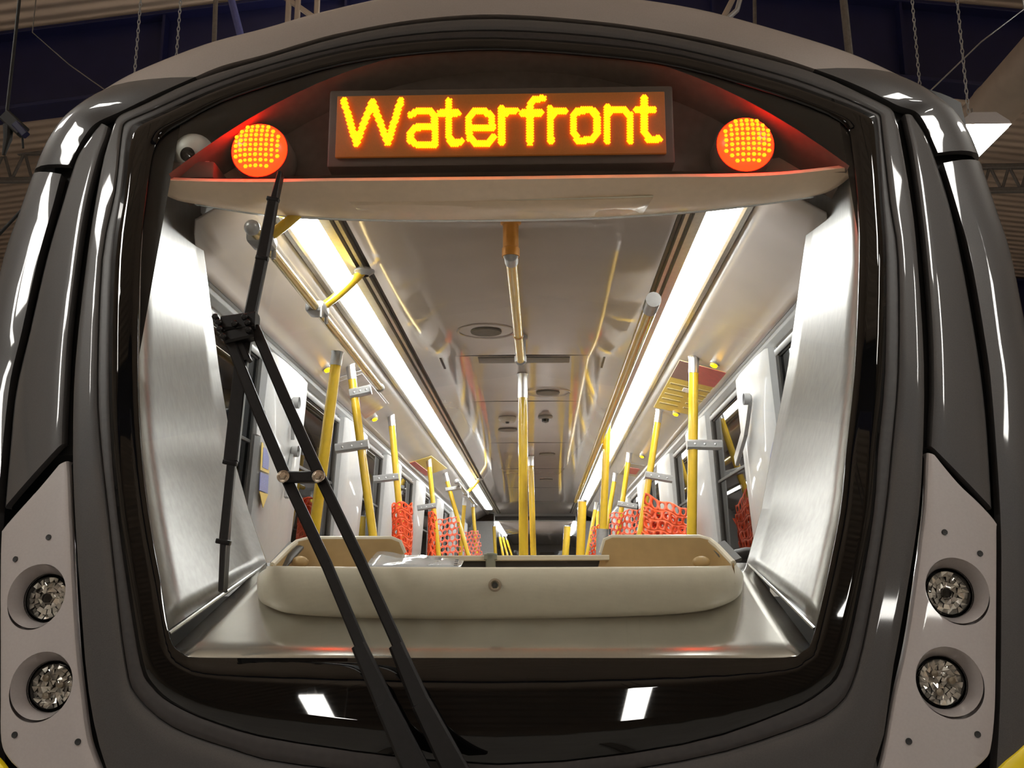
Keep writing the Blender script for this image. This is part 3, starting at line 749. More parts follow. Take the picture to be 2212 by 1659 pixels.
# =================================================================== POLES AND RAILS
RP = .025
def pole(label, top, bot, Y=None, x=None, r=RP, group=None, collar=.10, bracket=None, foot=None, tilt=True):
    """vertical grab pole from the ceiling to the floor through two measured points"""
    A = atY(*top, Y); B = atY(*bot, Y)
    d = (B - A); F_ = A + d * ((1.2 - A.z) / d.z)
    o = thing('grab_pole', label, 'pole', F_, group)
    b = bmesh.new(); tube(b, [A + d.normalized() * collar * .9, F_ + Vector((0, 0, .002))], r, 16); obj('tube', b, M_YELLOW, o)
    b = bmesh.new(); tube(b, [A, A + d.normalized() * collar * .15, A + d.normalized() * collar], [r * 1.25, r * 1.08, r * 1.08], 16); obj('collar', b, M_CHROME, o)
    b = bmesh.new(); lathe(b, [(r * 2.2, 0), (r * 2.2, .01), (r * 1.3, .03)], F_, Vector((0, 0, 1)), 20); obj('floor_flange', b, mat('flange_orange', (.75, .30, .04), .35, .3, noise=.1), o)
    if bracket: # horizontal clamp arm
        for (q0, q1, h) in bracket:
            b = bmesh.new(); P0, P1 = atY(*q0, Y), atY(*q1, Y); P0.y -= .01; P1.y -= .01
            bar(b, P0, P1, .055 if h is None else .045, h or .055, Vector((0, 1, 0)), r=.2); br = obj('clamp_bracket', b, M_COLLAR, o)
            for t in (.22, .5, .8):
                b = bmesh.new(); c = P0 + (P1 - P0) * t + Vector((0, -.024 if h is None else -.02, 0)); lathe(b, [(.007, -.006), (.007, .004), (.003, .006)], c, Vector((0, -1, 0)), 10, False, True); obj('screw', b, M_CHROME, br)
    if foot:
        b = bmesh.new(); P0, P1 = atY(*foot[0], Y), atY(*foot[1], Y); tube(b, [P0, P1], r * 1.6, 14); obj('sleeve', b, M_COLLAR, o)
    return o
def HY(px, py, x, zc):   # distance at which the sight line reaches height zc
    return atZ(px, py, zc).y
ZS = ZC - .06
pole('left yellow pole hung from the side handrail nearest the windscreen', (729, 760), (681, 1130), Y=atZ(728, 745, 3.19).y, r=.027, collar=.07)
pole('yellow pole with two grey clamps at the left near door', (756, 785), (806, 1160), Y=HY(756, 785, -.9, ZS), bracket=[((757, 852), (802, 842), None), ((726, 970), (797, 960), None)])
pole('left yellow pole rising from behind the orange mesh roll', (844, 893), (862, 1090), Y=HY(844, 893, -.9, ZS), bracket=[((808, 1036), (862, 1030), None)])
pole('left yellow pole with orange mesh wrapped round its lower half', (925, 988), (938, 1110), Y=HY(925, 988, -.9, ZS), bracket=[((902, 1098), (942, 1092), None)])
pole('thin left yellow pole linked to the far left handrail', (961, 1022), (986, 1110), Y=HY(961, 1022, -.9, ZS), bracket=[((963, 1058), (996, 1053), .05)])
pole('far left yellow pole left of the last light segment', (1004, 1075), (996, 1180), Y=13.0, group=None)
pole('far left slim yellow pole near the gangway with mesh behind', (1020, 1080), (1026, 1150), Y=14.0)
pole('right yellow pole in front of the advert card', (1499, 770), (1494, 1160), Y=HY(1499, 770, .9, ZS), bracket=[((1483, 961), (1558, 962), None)], r=.028)
pole('right yellow pole behind the orange mesh fence', (1425, 885), (1393, 1090), Y=HY(1425, 885, .9, ZS), bracket=[((1393, 1026), (1452, 1036), None)])
pole('third yellow pole along the right wall with grey clamp', (1360, 978), (1335, 1150), Y=HY(1360, 978, .9, ZS), bracket=[((1334, 1088), (1376, 1095), None)])
pole('slender yellow pole between two right wall poles', (1330, 1022), (1312, 1130), Y=HY(1330, 1022, .9, ZS))
pole('far right yellow pole beside the white gangway wall', (1289, 1085), (1277, 1150), Y=13.2)
pole('far right slim yellow pole beside the thick aisle pole', (1292, 1090), (1290, 1150), Y=15.2)
pole('tall yellow centre pole in the middle of the aisle', (1129, 808), (1131, 1190), Y=HY(1129, 808, 0, ZC), r=.030, collar=.16)
pole('second yellow centre pole just behind the tall one', (1146, 986), (1152, 1190), Y=HY(1146, 986, 0, ZC), r=.031, collar=.10)
pole('thick yellow aisle pole with a grey lower sleeve on the right', (1312, 905), (1303, 1140), Y=7.9, r=.030, collar=.02, foot=((1302, 1143), (1300, 1200)))
pole('wide yellow pole at the far end of the right aisle rail', (1258, 1080), (1254, 1190), Y=11.5, r=.05, collar=.02)
pole('yellow pole beside the far right light segment', (1226, 1135), (1222, 1190), Y=17.5, r=.06, collar=.02)
pole('short far yellow pole beyond the gangway on the left', (1067, 1135), (1070, 1190), Y=18.2, r=.03, collar=.02)
for i, (a, c) in enumerate((((1078, 1150), (1086, 1195)), ((1084, 1152), (1095, 1195)), ((1092, 1158), (1104, 1195)))):
    pole('one of three thin yellow poles far beyond the gangway on the left', a, c, Y=23.0 + i, r=.028, collar=.1, group='far poles beyond the gangway')

def rail(label, pts, r, hangers=(), ends=True, mat_=None, collar_first=False):
    o = thing('handrail', label, 'handrail', pts[0])
    b = bmesh.new(); tube(b, pts, r, 16); obj('rail_tube', b, mat_ or M_YELLOW, o)
    if ends:
        for e in (pts[0], pts[-1]):
            b = bmesh.new(); bmesh.ops.create_uvsphere(b, u_segments=14, v_segments=10, radius=r * 1.35, matrix=Matrix.Translation(e)); obj('end_cap', b, M_COLLAR, o)
    if collar_first:
        d = (pts[1] - pts[0]).normalized(); b = bmesh.new(); tube(b, [pts[0] + d * -.01, pts[0] + d * .13], r * 1.05, 16); obj('collar', b, M_COLLAR, o)
    for (P, Q) in hangers:
        b = bmesh.new(); mid = (P + Q) / 2 + Vector((math.copysign(.02, P.x - Q.x), 0, -.05)) ; c = []
        for i in range(9):
            t = i / 8; c.append(P * (1 - t) ** 2 + mid * 2 * t * (1 - t) + Q * t * t)
        tube(b, c, r * .95, 14); h = obj('hanger', b, M_YELLOW, o)
        b = bmesh.new(); bbox(b, P, (.085, .12, .05), .016); obj('saddle', b, M_COLLAR, h)
        for dy in (-.05, .05):
            b = bmesh.new(); lathe(b, [(.009, .0), (.009, .05), (.004, .054)], P + Vector((.03, dy, .0)), Vector((0, 0, -1)), 10); obj('bolt', b, M_CHROME, h)
        b = bmesh.new(); lathe(b, [(.045, 0), (.045, .012), (.02, .03)], Q, Vector((0, 0, -1)), 18); obj('ceiling_plate', b, M_COLLAR, h)
    return o
# left handrail under the light strip
zr = 3.20
A, B = atZ(585, 540, zr), atZ(820, 838, zr); B.x = A.x = (A.x + B.x) / 2
h1 = atZ(692, 668, zr); h2 = atZ(585, 518, zr)
A.y = h2.y - .12
rail('left overhead handrail on curved yellow hangers below the light strip', [A, B], .02,
     [(Vector((A.x, h1.y, zr)), Vector((-.665, h1.y + .03, ZC))), (Vector((A.x, h2.y, zr)), Vector((-.665, h2.y + .02, ZC)))], mat_=mat('rail_alu_yellow', (.72, .56, .25), .18, .6, noise=.05))
zq = 3.14
A, B = atZ(1433, 648, zq), atZ(1303, 935, zq); A.x = B.x = .565
rail('long yellow overhead rail beside the right light strip', [A, Vector((.565, 9.0, zq)), Vector((.565, 13.0, zq))], .030, ends=False, collar_first=True)
C_ = atZ(975, 1052, zr); rail('far left overhead handrail with silver end', [Vector((-.84, 11.2, zr)), Vector((-.84, 14.5, zr))], .022, [(Vector((-.84, 12.6, zr)), Vector((-.665, 12.6, ZC)))], mat_=M_CHROME)

# centre handrail just below the ceiling, with a flanged stub at either end
zc_ = 3.255; p0 = atZ(1101, 552, zc_); p1 = atZ(1123, 778, zc_); xc = 0.0
o = rail('short yellow centre handrail close under the ceiling behind the header', [Vector((xc, p0.y - .02, zc_)), Vector((xc, p1.y, zc_))], .0235)
M_FLAN = mat('amber_lit_flange', (.62, .26, .03), .35, .2, noise=.08)  # orange puts the sign's reflected amber light into the stub colour
for yy, big in ((p0.y - .02, 1), (p1.y, 0)):
    b = bmesh.new(); lathe(b, [(.034, -.012), (.034, .02), (.030, .024), (.030, ZC - zc_ - .02), (.040, ZC - zc_ - .014), (.040, ZC - zc_ + .004)], Vector((xc, yy, zc_)), Vector((0, 0, 1)), 22, True, True)
    obj('end_stub', b, M_FLAN if big else M_COLLAR, o)
b = bmesh.new(); lathe(b, [(.0255, 0), (.0265, .004), (.0265, .02), (.0255, .024)], Vector((xc, atZ(1120, 722, zc_).y, zc_)), Vector((0, 1, 0)), 20); obj('joint_ring', b, M_FLAN, o)
b = bmesh.new(); tube(b, [Vector((xc, p0.y, zc_)), Vector((xc, p0.y + .07, zc_))], .027, 16); obj('end_collar', b, M_COLLAR, o)

# amber indicators on the side ceiling
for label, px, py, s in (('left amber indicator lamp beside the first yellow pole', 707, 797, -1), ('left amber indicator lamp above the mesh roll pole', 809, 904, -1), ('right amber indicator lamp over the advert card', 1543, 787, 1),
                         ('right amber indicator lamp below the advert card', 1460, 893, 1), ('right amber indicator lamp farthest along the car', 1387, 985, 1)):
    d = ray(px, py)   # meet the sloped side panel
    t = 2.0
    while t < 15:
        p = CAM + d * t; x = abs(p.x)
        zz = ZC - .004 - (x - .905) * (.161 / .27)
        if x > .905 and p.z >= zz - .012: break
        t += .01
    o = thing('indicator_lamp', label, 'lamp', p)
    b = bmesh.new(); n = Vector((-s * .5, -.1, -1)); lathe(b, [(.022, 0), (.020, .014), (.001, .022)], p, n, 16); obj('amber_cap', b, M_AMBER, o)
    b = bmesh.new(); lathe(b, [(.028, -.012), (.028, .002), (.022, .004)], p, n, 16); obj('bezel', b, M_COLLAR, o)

# advert cards on the sloped side ceiling
def sidepanel(px, py, drop=.008):
    d = ray(px, py); t = 2.0
    while t < 16:
        p = CAM + d * t; x = abs(p.x)
        zz = ZC - .004 - (x - .905) * (.161 / .27) - drop
        if x > .87 and p.z >= zz: return p
        t += .004
    return p
def card(label, corners, m, parts=()):
    P = [sidepanel(*c) for c in corners]; o = thing('advert_card', label, 'poster', sum(P, Vector()) / 4)
    def quad(u0, u1, v0, v1, name, m, lift):
        b = bmesh.new(); q = []
        for u, v in ((u0, v0), (u1, v0), (u1, v1), (u0, v1)):
            a = P[0] + (P[1] - P[0]) * u; c = P[3] + (P[2] - P[3]) * u; p = a + (c - a) * v; q.append(b.verts.new(p + Vector((0, 0, -lift))))
        f = b.faces.new(q); r_ = bmesh.ops.extrude_face_region(b, geom=[f]); bmesh.ops.translate(b, verts=[e for e in r_['geom'] if isinstance(e, bmesh.types.BMVert)], vec=(0, 0, .003)); obj(name, b, m, o, smooth=False)
    quad(0, 1, 0, 1, 'card', m, .0)
    for (u0, u1, v0, v1, n, mm) in parts: quad(u0, u1, v0, v1, n, mm, .003)
    return o
MC_Y = mat('card_yellow', (.55, .38, .03), .35, noise=.1, nscale=40); MC_R = mat('card_red', (.42, .03, .04), .35, noise=.1); MC_D = mat('card_maroon', (.16, .07, .07), .35, noise=.1)
MC_W = mat('card_white_print', (.75, .70, .68), .4, noise=.1); MC_T = mat('card_text', (.28, .19, .02), .4, noise=.1); MC_G = mat('card_silver', (.45, .43, .42), .15, .5, noise=.1)
prt = [(0, .42, 0, .30, 'dark_banner', MC_D), (.42, 1, 0, .30, 'red_banner', MC_R)]
for k in range(6): prt.append((.10 + .065 * k, .13 + .065 * k, .10, .24 + .03 * (k % 2), 'banner_mark', MC_W))
for k in range(6): prt.append((.55 + .065 * k, .585 + .065 * k, .12 - .02 * (k % 3), .26, 'banner_mark', MC_W))
for k in range(5): prt.append((.06, .44, .40 + .11 * k, .43 + .11 * k, 'text_line', MC_T)); prt.append((.55, .92, .40 + .11 * k, .43 + .11 * k, 'text_line', MC_T))
prt.append((.36, .62, .44, .52, 'white_patch', MC_W))
card('yellow advert card with red and maroon banner on the right side ceiling', [(1468, 778), (1572, 806), (1520, 902), (1412, 880)], MC_Y, prt)
card('silver backed card frame on the left side ceiling behind the clamps', [(782, 800), (840, 872), (790, 905), (720, 820)], MC_G, [(.06, .94, .06, .94, 'face', mat('card_face', (.40, .37, .36), .2, .3, noise=.2, nscale=5))])
card('small yellow and maroon card far along the left side ceiling', [(932, 985), (966, 1012), (920, 1028), (884, 1000)], MC_Y, [(.0, 1, .75, 1, 'banner', MC_R)])
card('small red printed card far along the right side ceiling', [(1352, 1000), (1392, 1006), (1374, 1030), (1338, 1024)], MC_G, [(.3, .9, .3, .8, 'print', MC_R)])

# =================================================================== ORANGE SAFETY MESH
def mesh_sheet(label, fn, nu, nv, hole=.36, oval=1.0, group='orange safety meshes tied to the poles'):
    """punched plastic sheet: every cell is a frame round an oval hole"""
    b = bmesh.new(); n = 12; cache = {}
    def vtx(u, v):
        k = (round(u, 4), round(v, 4))
        if k not in cache: cache[k] = b.verts.new(fn(u / nu, v / nv))
        return cache[k]
    for i in range(nu):
        for j in range(nv):
            st = .5 if j % 2 else 0
            sq = []
            for k in range(n):
                a = 2 * pi * (k + .5) / n; c_, s_ = cos(a), sin(a); m = max(abs(c_), abs(s_))
                sq.append((i + st + .5 + .5 * c_ / m, j + .5 + .5 * s_ / m))
            ho = [(i + st + .5 + hole * cos(2 * pi * (k + .5) / n) * oval, j + .5 + hole * sin(2 * pi * (k + .5) / n)) for k in range(n)]
            for k in range(n):
                q = [vtx(*sq[k]), vtx(*sq[(k + 1) % n]), vtx(*ho[(k + 1) % n]), vtx(*ho[k])]
                if len(set(q)) == 4:
                    try: b.faces.new(q)
                    except ValueError: pass
    P = fn(.5, 1)
    o = obj('safety_mesh', b, M_ORANGE, None); tag(o, label, 'mesh fence', group)
    mo = o.modifiers.new('thick', 'SOLIDIFY'); mo.thickness = .004
    return o
def flat(tl, tr, br, bl, Ya, Yb, wav=.03, f1=9, ph=0, sag=0):
    def fn(u, v):
        px = (tl[0] + (tr[0] - tl[0]) * u) * (1 - v) + (bl[0] + (br[0] - bl[0]) * u) * v
        py = (tl[1] + (tr[1] - tl[1]) * u) * (1 - v) + (bl[1] + (br[1] - bl[1]) * u) * v
        py += sag * sin(pi * u) * (1 - v)
        Y = Ya + (Yb - Ya) * u
        return atY(px, py, Y) + Vector((0, wav * sin(f1 * u + 3 * v + ph) + wav * .6 * sin(11 * v + ph * 2 + 4 * u), wav * .25 * sin(13 * u + 5 * v)))
    return fn
YR1 = HY(1499, 770, .9, ZS); YR2 = HY(1425, 885, .9, ZS); YL2 = HY(844, 893, -.9, ZS); YL3 = HY(925, 988, -.9, ZS)
mesh_sheet('orange safety mesh stretched between the two nearest right poles', flat((1394, 1064), (1484, 1098), (1484, 1215), (1386, 1215), YR2 - .05, YR2 - .6, .03, 7, 0, 3), 6, 6, .33)
mesh_sheet('crumpled orange mesh layer behind the right hand fence', flat((1386, 1095), (1480, 1125), (1480, 1215), (1380, 1215), YR2 + .02, YR2 - .5, .05, 13, 2), 9, 9, .20)
mesh_sheet('smaller orange mesh bundle farther along the right wall', flat((1318, 1110), (1385, 1098), (1385, 1215), (1312, 1215), YR2 + 2.2, YR2 + 1.2, .05, 12, 1), 7, 9, .36)
mesh_sheet('far right orange mesh bundle beside the white wall', flat((1278, 1140), (1302, 1130), (1302, 1215), (1270, 1215), 12.2, 11.8, .04, 8, 2), 4, 9, .33)
def roll(px0, px1, py0, py1, Y, squash=1.0):
    A, B = atY(px0, py0, Y), atY(px1, py0, Y); bt = atY((px0 + px1) / 2, py1, Y); cx, r = (A.x + B.x) / 2, (B.x - A.x) / 2
    def fn(u, v):
        a = -pi * .1 - u * 2 * pi * 1.15; rr = r * (1 - .10 * u + .05 * sin(9 * v + 5 * u))
        return Vector((cx + rr * cos(a), Y + rr * sin(a) * squash, A.z + (bt.z - A.z) * v + .02 * sin(3 * a)))
    return fn
mesh_sheet('orange safety mesh rolled up against the left near pole', roll(846, 894, 1090, 1250, YL2 - .12), 12, 9, .30, 1.15)
mesh_sheet('orange mesh spiralled round the second left pole', roll(924, 944, 1108, 1250, YL3, 1.0), 7, 10, .33)
mesh_sheet('pale orange mesh with rows of slots on the left wall', flat((944, 1122), (986, 1116), (992, 1230), (944, 1230), YL3 + .1, YL3 + .9, .02, 5, 0), 4, 9, .38, 1.2)
mesh_sheet('far left orange mesh bundle beside the slim poles', flat((1000, 1150), (1032, 1146), (1040, 1215), (1000, 1215), 11.6, 12.8, .03, 6, 1), 5, 8, .34)

# =================================================================== CONSOLE TRAY ON THE SILL
YF = 2.795
def P3(px, py, Y): return atY(px, py, Y)
CT = thing('console_tray', 'long beige open tray with raised tan backs standing on the window sill', 'tray', atY(1075, 1335, 3.1))
b = bmesh.new(); secs = []
# front bow: outline measured on the front face, pulled back at both ends
FRONT = [(556, 1250, 575, 1228), (558, 1290, 577, 1228), (580, 1310, 595, 1227), (640, 1326, 650, 1228), (800, 1335, 800, 1229), (1075, 1337, 1075, 1230), (1350, 1331, 1350, 1229), (1500, 1321, 1500, 1228), (1570, 1303, 1562, 1227), (1600, 1282, 1585, 1225), (1606, 1250, 1592, 1222)]
Q = catmull(FRONT, 4)
for i, (bx, by, tx, ty) in enumerate(Q):
    t = i / (len(Q) - 1) * 2 - 1; Yc = YF + .20 * abs(t) ** 5 + .04 * t * t
    bot, top_ = P3(bx, by, Yc + .07), P3(tx, ty, Yc - .01)
    s = [bot + Vector((0, .10, .0)), bot + Vector((0, .03, -.004))]
    for j in range(9):
        v = j / 8; p = bot + (top_ - bot) * v; p.y = Yc + .07 - .10 * sin(v * pi / 2) ** .8 + .02 * v; s.append(p)
    s += [top_ + Vector((0, .004, .006)), top_ + Vector((0, .014, .006)), top_ + Vector((0, .020, -.004)), top_ + Vector((0, .035, -.07))]
    secs.append(s)
loft(b, secs); obj('front_shell', b, M_BEIGE, CT, angle=60)
b = bmesh.new()
pb = P3(1069, 1264, YF - .022); lathe(b, [(.018, -.01), (.018, .004), (.013, .006), (.010, .002)], pb, Vector((0, -1, .0)), 24); sc_ = obj('screw_cup', b, mat('cup_tan', (.32, .24, .17), .4, noise=.1), CT)
b = bmesh.new(); lathe(b, [(.0085, -.006), (.007, .003), (.001, .003)], pb, Vector((0, -1, 0)), 6); obj('screw', b, M_INSERT, sc_)
# raised backs, each with a sloping end cheek
def back(px):
    (x0, x1, xi, xo, yt, yb) = px      # top edge from x0..x1, wing end xo (outer), inner bottom xi
    b = bmesh.new(); YB = YF + .27
    outl = [(xi, yb), (x0 if xi < xo else x1, yt)] if False else None
    return b
for nm, inner, outer, sg in (('left', [(876, 1232), (872, 1196), (862, 1172), (845, 1165)], [(668, 1165), (640, 1172), (622, 1186), (586, 1222)], -1),
                             ('right', [(1291, 1232), (1300, 1196), (1308, 1168), (1322, 1162)], [(1512, 1162), (1534, 1168), (1552, 1182), (1586, 1218)], 1)):
    b = bmesh.new(); YB = YF + .26
    pts = []
    for i, (px, py) in enumerate(inner): pts.append(P3(px, py, YB))
    for i, (px, py) in enumerate(outer): pts.append(P3(px, py, YB - (0, .02, .06, .20)[i]))
    end = P3(outer[-1][0], 1240, YB - .20)
    # fan into a lofted face: bottom line under each top point
    n = len(pts); zb = P3(1075, 1262, YB).z
    secs = []
    for p in pts: secs.append([Vector((p.x, p.y, zb)), Vector((p.x, p.y, (zb + p.z) / 2)), p, p + Vector((0, .012, .004)), p + Vector((0, .022, -.002)), Vector((p.x, p.y + .022, zb))])
    loft(b, secs); bo = obj('raised_back', b, M_TAN, CT, angle=50); bo['label'] = 'tan inner back wall of the tray, ' + nm + ' side'
    b = bmesh.new(); tube(b, [p + Vector((0, .011, .002)) for p in pts[1:]], .0085, 8); obj('rim', b, M_BEIGE, bo)
    if sg < 0: q0, q1 = (600, 1222), (640, 1178)
    else: q0, q1 = (1586, 1214), (1550, 1176)
    b = bmesh.new(); bar(b, P3(*q0, YB - .10), P3(*q1, YB - .01), .05, .010, Vector((0, -1, .3))); obj('dark_pad', b, mat('pad_grey', (.10, .095, .09), .45, noise=.1), bo)
    kx = 648 if sg < 0 else 1515
    b = bmesh.new(); bmesh.ops.create_uvsphere(b, u_segments=16, v_segments=12, radius=.022, matrix=Matrix.Translation(P3(kx, 1214, YB - .06)) @ Matrix.Diagonal((1.2, .8, .8, 1))); obj('knob', b, M_TAN, bo)
# tray floor and low centre bar with black inserts
b = bmesh.new(); zt = P3(1075, 1262, YF).z
loft(b, [[Vector((x, YF + .09, zt)), Vector((x, YF + .30, zt))] for x in (-.62, -.4, 0, .4, .55)]); thick(obj('tray_floor', b, M_TAN, CT), .01)
YBB = YF + .27
b = bmesh.new(); bar(b, P3(845, 1207, YBB), P3(1315, 1205, YBB), .016, .05, Vector((0, 1, 0))); obj('back_rail', b, M_BEIGE, CT)
b = bmesh.new(); bar(b, P3(860, 1222, YBB + .02), P3(1300, 1220, YBB + .02), .035, .02, Vector((0, 1, 0))); obj('black_insert', b, M_INSERT, CT)
b = bmesh.new(); bbox(b, P3(1060, 1214, YBB - .02), (.030, .03, .055), .006); bar(b, P3(1046, 1203, YBB - .02), P3(1074, 1203, YBB - .02), .02, .03, Vector((0, 1, 0))); obj('centre_clip', b, mat('clip_grey', (.28, .29, .24), .4, noise=.1), CT)
# documents in a plastic sleeve lying in the tray
b = bmesh.new(); secs = []
TL, TR, BR_, BL_ = (815, 1196), (1003, 1212), (994, 1230), (788, 1230)
for i in range(13):
    u = i / 12; s = []
    for j in range(5):
        v = j / 4; px = (TL[0] + (TR[0] - TL[0]) * u) * (1 - v) + (BL_[0] + (BR_[0] - BL_[0]) * u) * v; py = (TL[1] + (TR[1] - TL[1]) * u) * (1 - v) + (BL_[1] + (BR_[1] - BL_[1]) * u) * v
        s.append(atY(px, py, YBB - .05 - .17 * v) + Vector((0, 0, .004 * sin(14 * u + 3 * v) * (1 - u))))
    secs.append(s)
loft(b, secs); pk = obj('document_sleeve', b, mat('clear_sleeve', (.55, .57, .60), .12, 0, coat=1, noise=.05, bump=.5, bscale=30), None)
tag(pk, 'grey documents in a shiny plastic sleeve lying in the tray', 'papers'); thick(pk, .006, 1)
b = bmesh.new()
for k in range(4): box(b, atY(996 - k * .8, 1214 + k * 4, YBB - .07 - .04 * k) + Vector((-.012, 0, .006)), (.010, .012, .002))
obj('printed_marks', b, M_INSERT, pk, smooth=False)
# chair back seen between the tray and the right reveal
ch = thing('driver_seat', 'dark rounded seat back partly hidden behind the right end of the tray', 'seat', atY(1600, 1300, 3.7))
b = bmesh.new(); tube(b, [atY(1560, 1222, 3.75), atY(1580, 1202, 3.75), atY(1612, 1195, 3.75), atY(1650, 1197, 3.75)], .022, 12); obj('top_roll', b, M_INSERT, ch)
b = bmesh.new(); bbox(b, atY(1612, 1260, 3.78), (.17, .05, .20), .02); obj('back_cushion', b, mat('seat_grey', (.12, .12, .125), .6, noise=.2), ch)

# =================================================================== WINDSCREEN WIPER
W = thing('windscreen_wiper', 'black pantograph wiper with twin arms parked across the windscreen', 'wiper', nose(950, 1659, -.03))
def wp(px, py, off=-.05): return nose(px, py, off)
NUP = Vector((0, -1, .2))
def arm(name, pts, ws, off=-.05, h=.018):
    b = bmesh.new(); P = [wp(*p, off) for p in pts]
    for i in range(len(P) - 1):
        k = (P[i] - CAM).length / F
        bar(b, P[i], P[i + 1], ws[i][0] * k, h, NUP, ws[i][1] * k, h, r=.22)
    return obj(name, b, M_WIPER, W)
a1 = arm('parallel_arm', [(870, 1400), (790, 1222), (700, 1035), (628, 875), (560, 716)], [(25, 24), (24, 24), (24, 23), (23, 22)])
a2 = arm('parallel_arm', [(790, 1400), (715, 1222), (627, 1035), (570, 900), (505, 738)], [(25, 24), (24, 24), (24, 23), (23, 22)])
arm('arm_sleeve', [(1020, 1720), (915, 1515), (862, 1392)], [(58, 42), (40, 32)], h=.03)
arm('arm_sleeve', [(935, 1720), (838, 1515), (783, 1392)], [(58, 42), (40, 32)], h=.03)
arm('cross_link', [(622, 1036), (706, 1036)], [(24, 24)], off=-.062)
for q in ((627, 1036), (701, 1036)):
    b = bmesh.new(); p = wp(*q, -.078); lathe(b, [(.0175, -.004), (.0175, .002), (.013, .003)], p, NUP, 20, False, True); o = obj('bolt_washer', b, M_BOLT, W)
    b = bmesh.new(); lathe(b, [(.011, .002), (.011, .012), (.008, .014)], p, NUP, 6, False, True); obj('hex_bolt', b, M_BOLT, o, smooth=False)
# head block
b = bmesh.new(); k = 2.9 / F
bar(b, wp(492, 712), wp(566, 706), 34 * k, .045, NUP, 44 * k, .045); bar(b, wp(498, 742), wp(560, 728), 30 * k, .04, NUP); hb_ = obj('head_block', b, M_WIPER, W)
for q in ((483, 700), (490, 712), (492, 726), (500, 742), (545, 700), (551, 712), (553, 727), (524, 714)):
    b = bmesh.new(); p = wp(q[0], q[1], -.078); lathe(b, [(.010, -.01), (.010, .006), (.006, .010)], p, NUP, 8, False, True); obj('head_bolt', b, M_WIPER, hb_)
b = bmesh.new(); bar(b, wp(515, 745, -.035), wp(534, 790, -.035), 36 * k, .03, NUP); obj('blade_pivot', b, M_WIPER, W)
# blade with stepped carrier
bl = arm('blade_carrier', [(596, 440), (572, 566), (545, 695)], [(22, 25), (25, 26)], off=-.03, h=.022)
b = bmesh.new()
for p0, p1, w0, w1 in (((545, 695), (527, 800), 26, 28), ((527, 800), (506, 1000), 30, 30), ((508, 1000), (491, 1172), 18, 18), ((491, 1172), (486, 1278), 12, 10)):
    bar(b, wp(*p0, -.03), wp(*p1, -.03), w0 * k, .02, NUP, w1 * k, .02)
obj('lower_carrier', b, M_WIPER, W)
b = bmesh.new(); bar(b, wp(610, 380, -.028), wp(596, 442, -.028), 10 * k, .016, NUP, 16 * k, .016); obj('blade_tip', b, M_WIPER, W)
b = bmesh.new(); P = [wp(*q, -.008) for q in ((610, 380), (585, 500), (550, 690), (522, 850), (500, 1050), (487, 1278))]
for a, c in zip(P, P[1:]): bar(b, a, c, .010, .026, NUP)
obj('rubber_strip', b, M_RUBBER, W)
for q in ((596, 440), (573, 566), (505, 1003), (491, 1172)):
    b = bmesh.new(); p = wp(*q, -.034); bbox(b, p, (.04, .02, .014), .003, Matrix.Rotation(.18, 3, 'Y')); obj('clip', b, M_WIPER, bl)

# =================================================================== THE DEPOT
def corr(name, col, axis, scale, rough=.55, depth=.8):
    m = bpy.data.materials.new(name); m.use_nodes = True; nt = m.node_tree; bs = nt.nodes['Principled BSDF']; bs.inputs['Roughness'].default_value = rough
    tc = nt.nodes.new('ShaderNodeTexCoord'); wv = nt.nodes.new('ShaderNodeTexWave'); wv.bands_direction = axis; wv.inputs['Scale'].default_value = scale; wv.wave_profile = 'SAW' if False else 'SIN'
    nt.links.new(tc.outputs['Object'], wv.inputs['Vector'])
    n = nt.nodes.new('ShaderNodeTexNoise'); n.inputs['Scale'].default_value = 1.2; nt.links.new(tc.outputs['Object'], n.inputs['Vector'])
    r = nt.nodes.new('ShaderNodeValToRGB'); r.color_ramp.elements[0].color = (*[c * .85 for c in col], 1); r.color_ramp.elements[1].color = (*[c * 1.12 for c in col], 1)
    nt.links.new(n.outputs['Fac'], r.inputs[0]); nt.links.new(r.outputs[0], bs.inputs['Base Color'])
    bp = nt.nodes.new('ShaderNodeBump'); bp.inputs['Strength'].default_value = depth; bp.inputs['Distance'].default_value = .05
    nt.links.new(wv.outputs['Fac'], bp.inputs['Height']); nt.links.new(bp.outputs[0], bs.inputs['Normal']); return m
M_ROOF = corr('corrugated_roof', (.66, .51, .39), 'Y', 1.6)
M_BACK = corr('corrugated_back', (.52, .42, .33), 'Z', 2.2)
M_BLUE = mat('blue_steel_paint', (.011, .012, .060), .45, 0, noise=.1, nscale=4)
M_CONC = mat('concrete_floor', (.42, .40, .37), .6, noise=.15, nscale=3)
M_DUCT = mat('tan_duct_sheet', (.42, .34, .27), .45, .1, noise=.06, nscale=6)
M_STEEL = mat('dull_steel', (.16, .14, .12), .5, .4, noise=.15)
def gz(x): return 8.98 - .125 * abs(x)
XW, YN_, YFAR = 10.5, -16, 34
b = bmesh.new(); loft(b, [[Vector((x, y, gz(x))) for x in (-XW, 0, XW)] for y in (YN_, 0, YFAR)]); thick(struct('ceiling', b, M_ROOF, 'brown corrugated depot roof'), .05, 1)
b = bmesh.new(); loft(b, [[Vector((x, y, 0)) for x in (-XW, XW)] for y in (YN_, YFAR)]); thick(struct('floor', b, M_CONC, 'concrete depot floor'), .1, -1)
for s, nm in ((-1, 'wall_left'), (1, 'wall_right')):
    b = bmesh.new(); loft(b, [[Vector((s * XW, y, z)) for z in (0, gz(XW))] for y in (YN_, YFAR)]); thick(struct(nm, b, M_BACK), .1, 1)
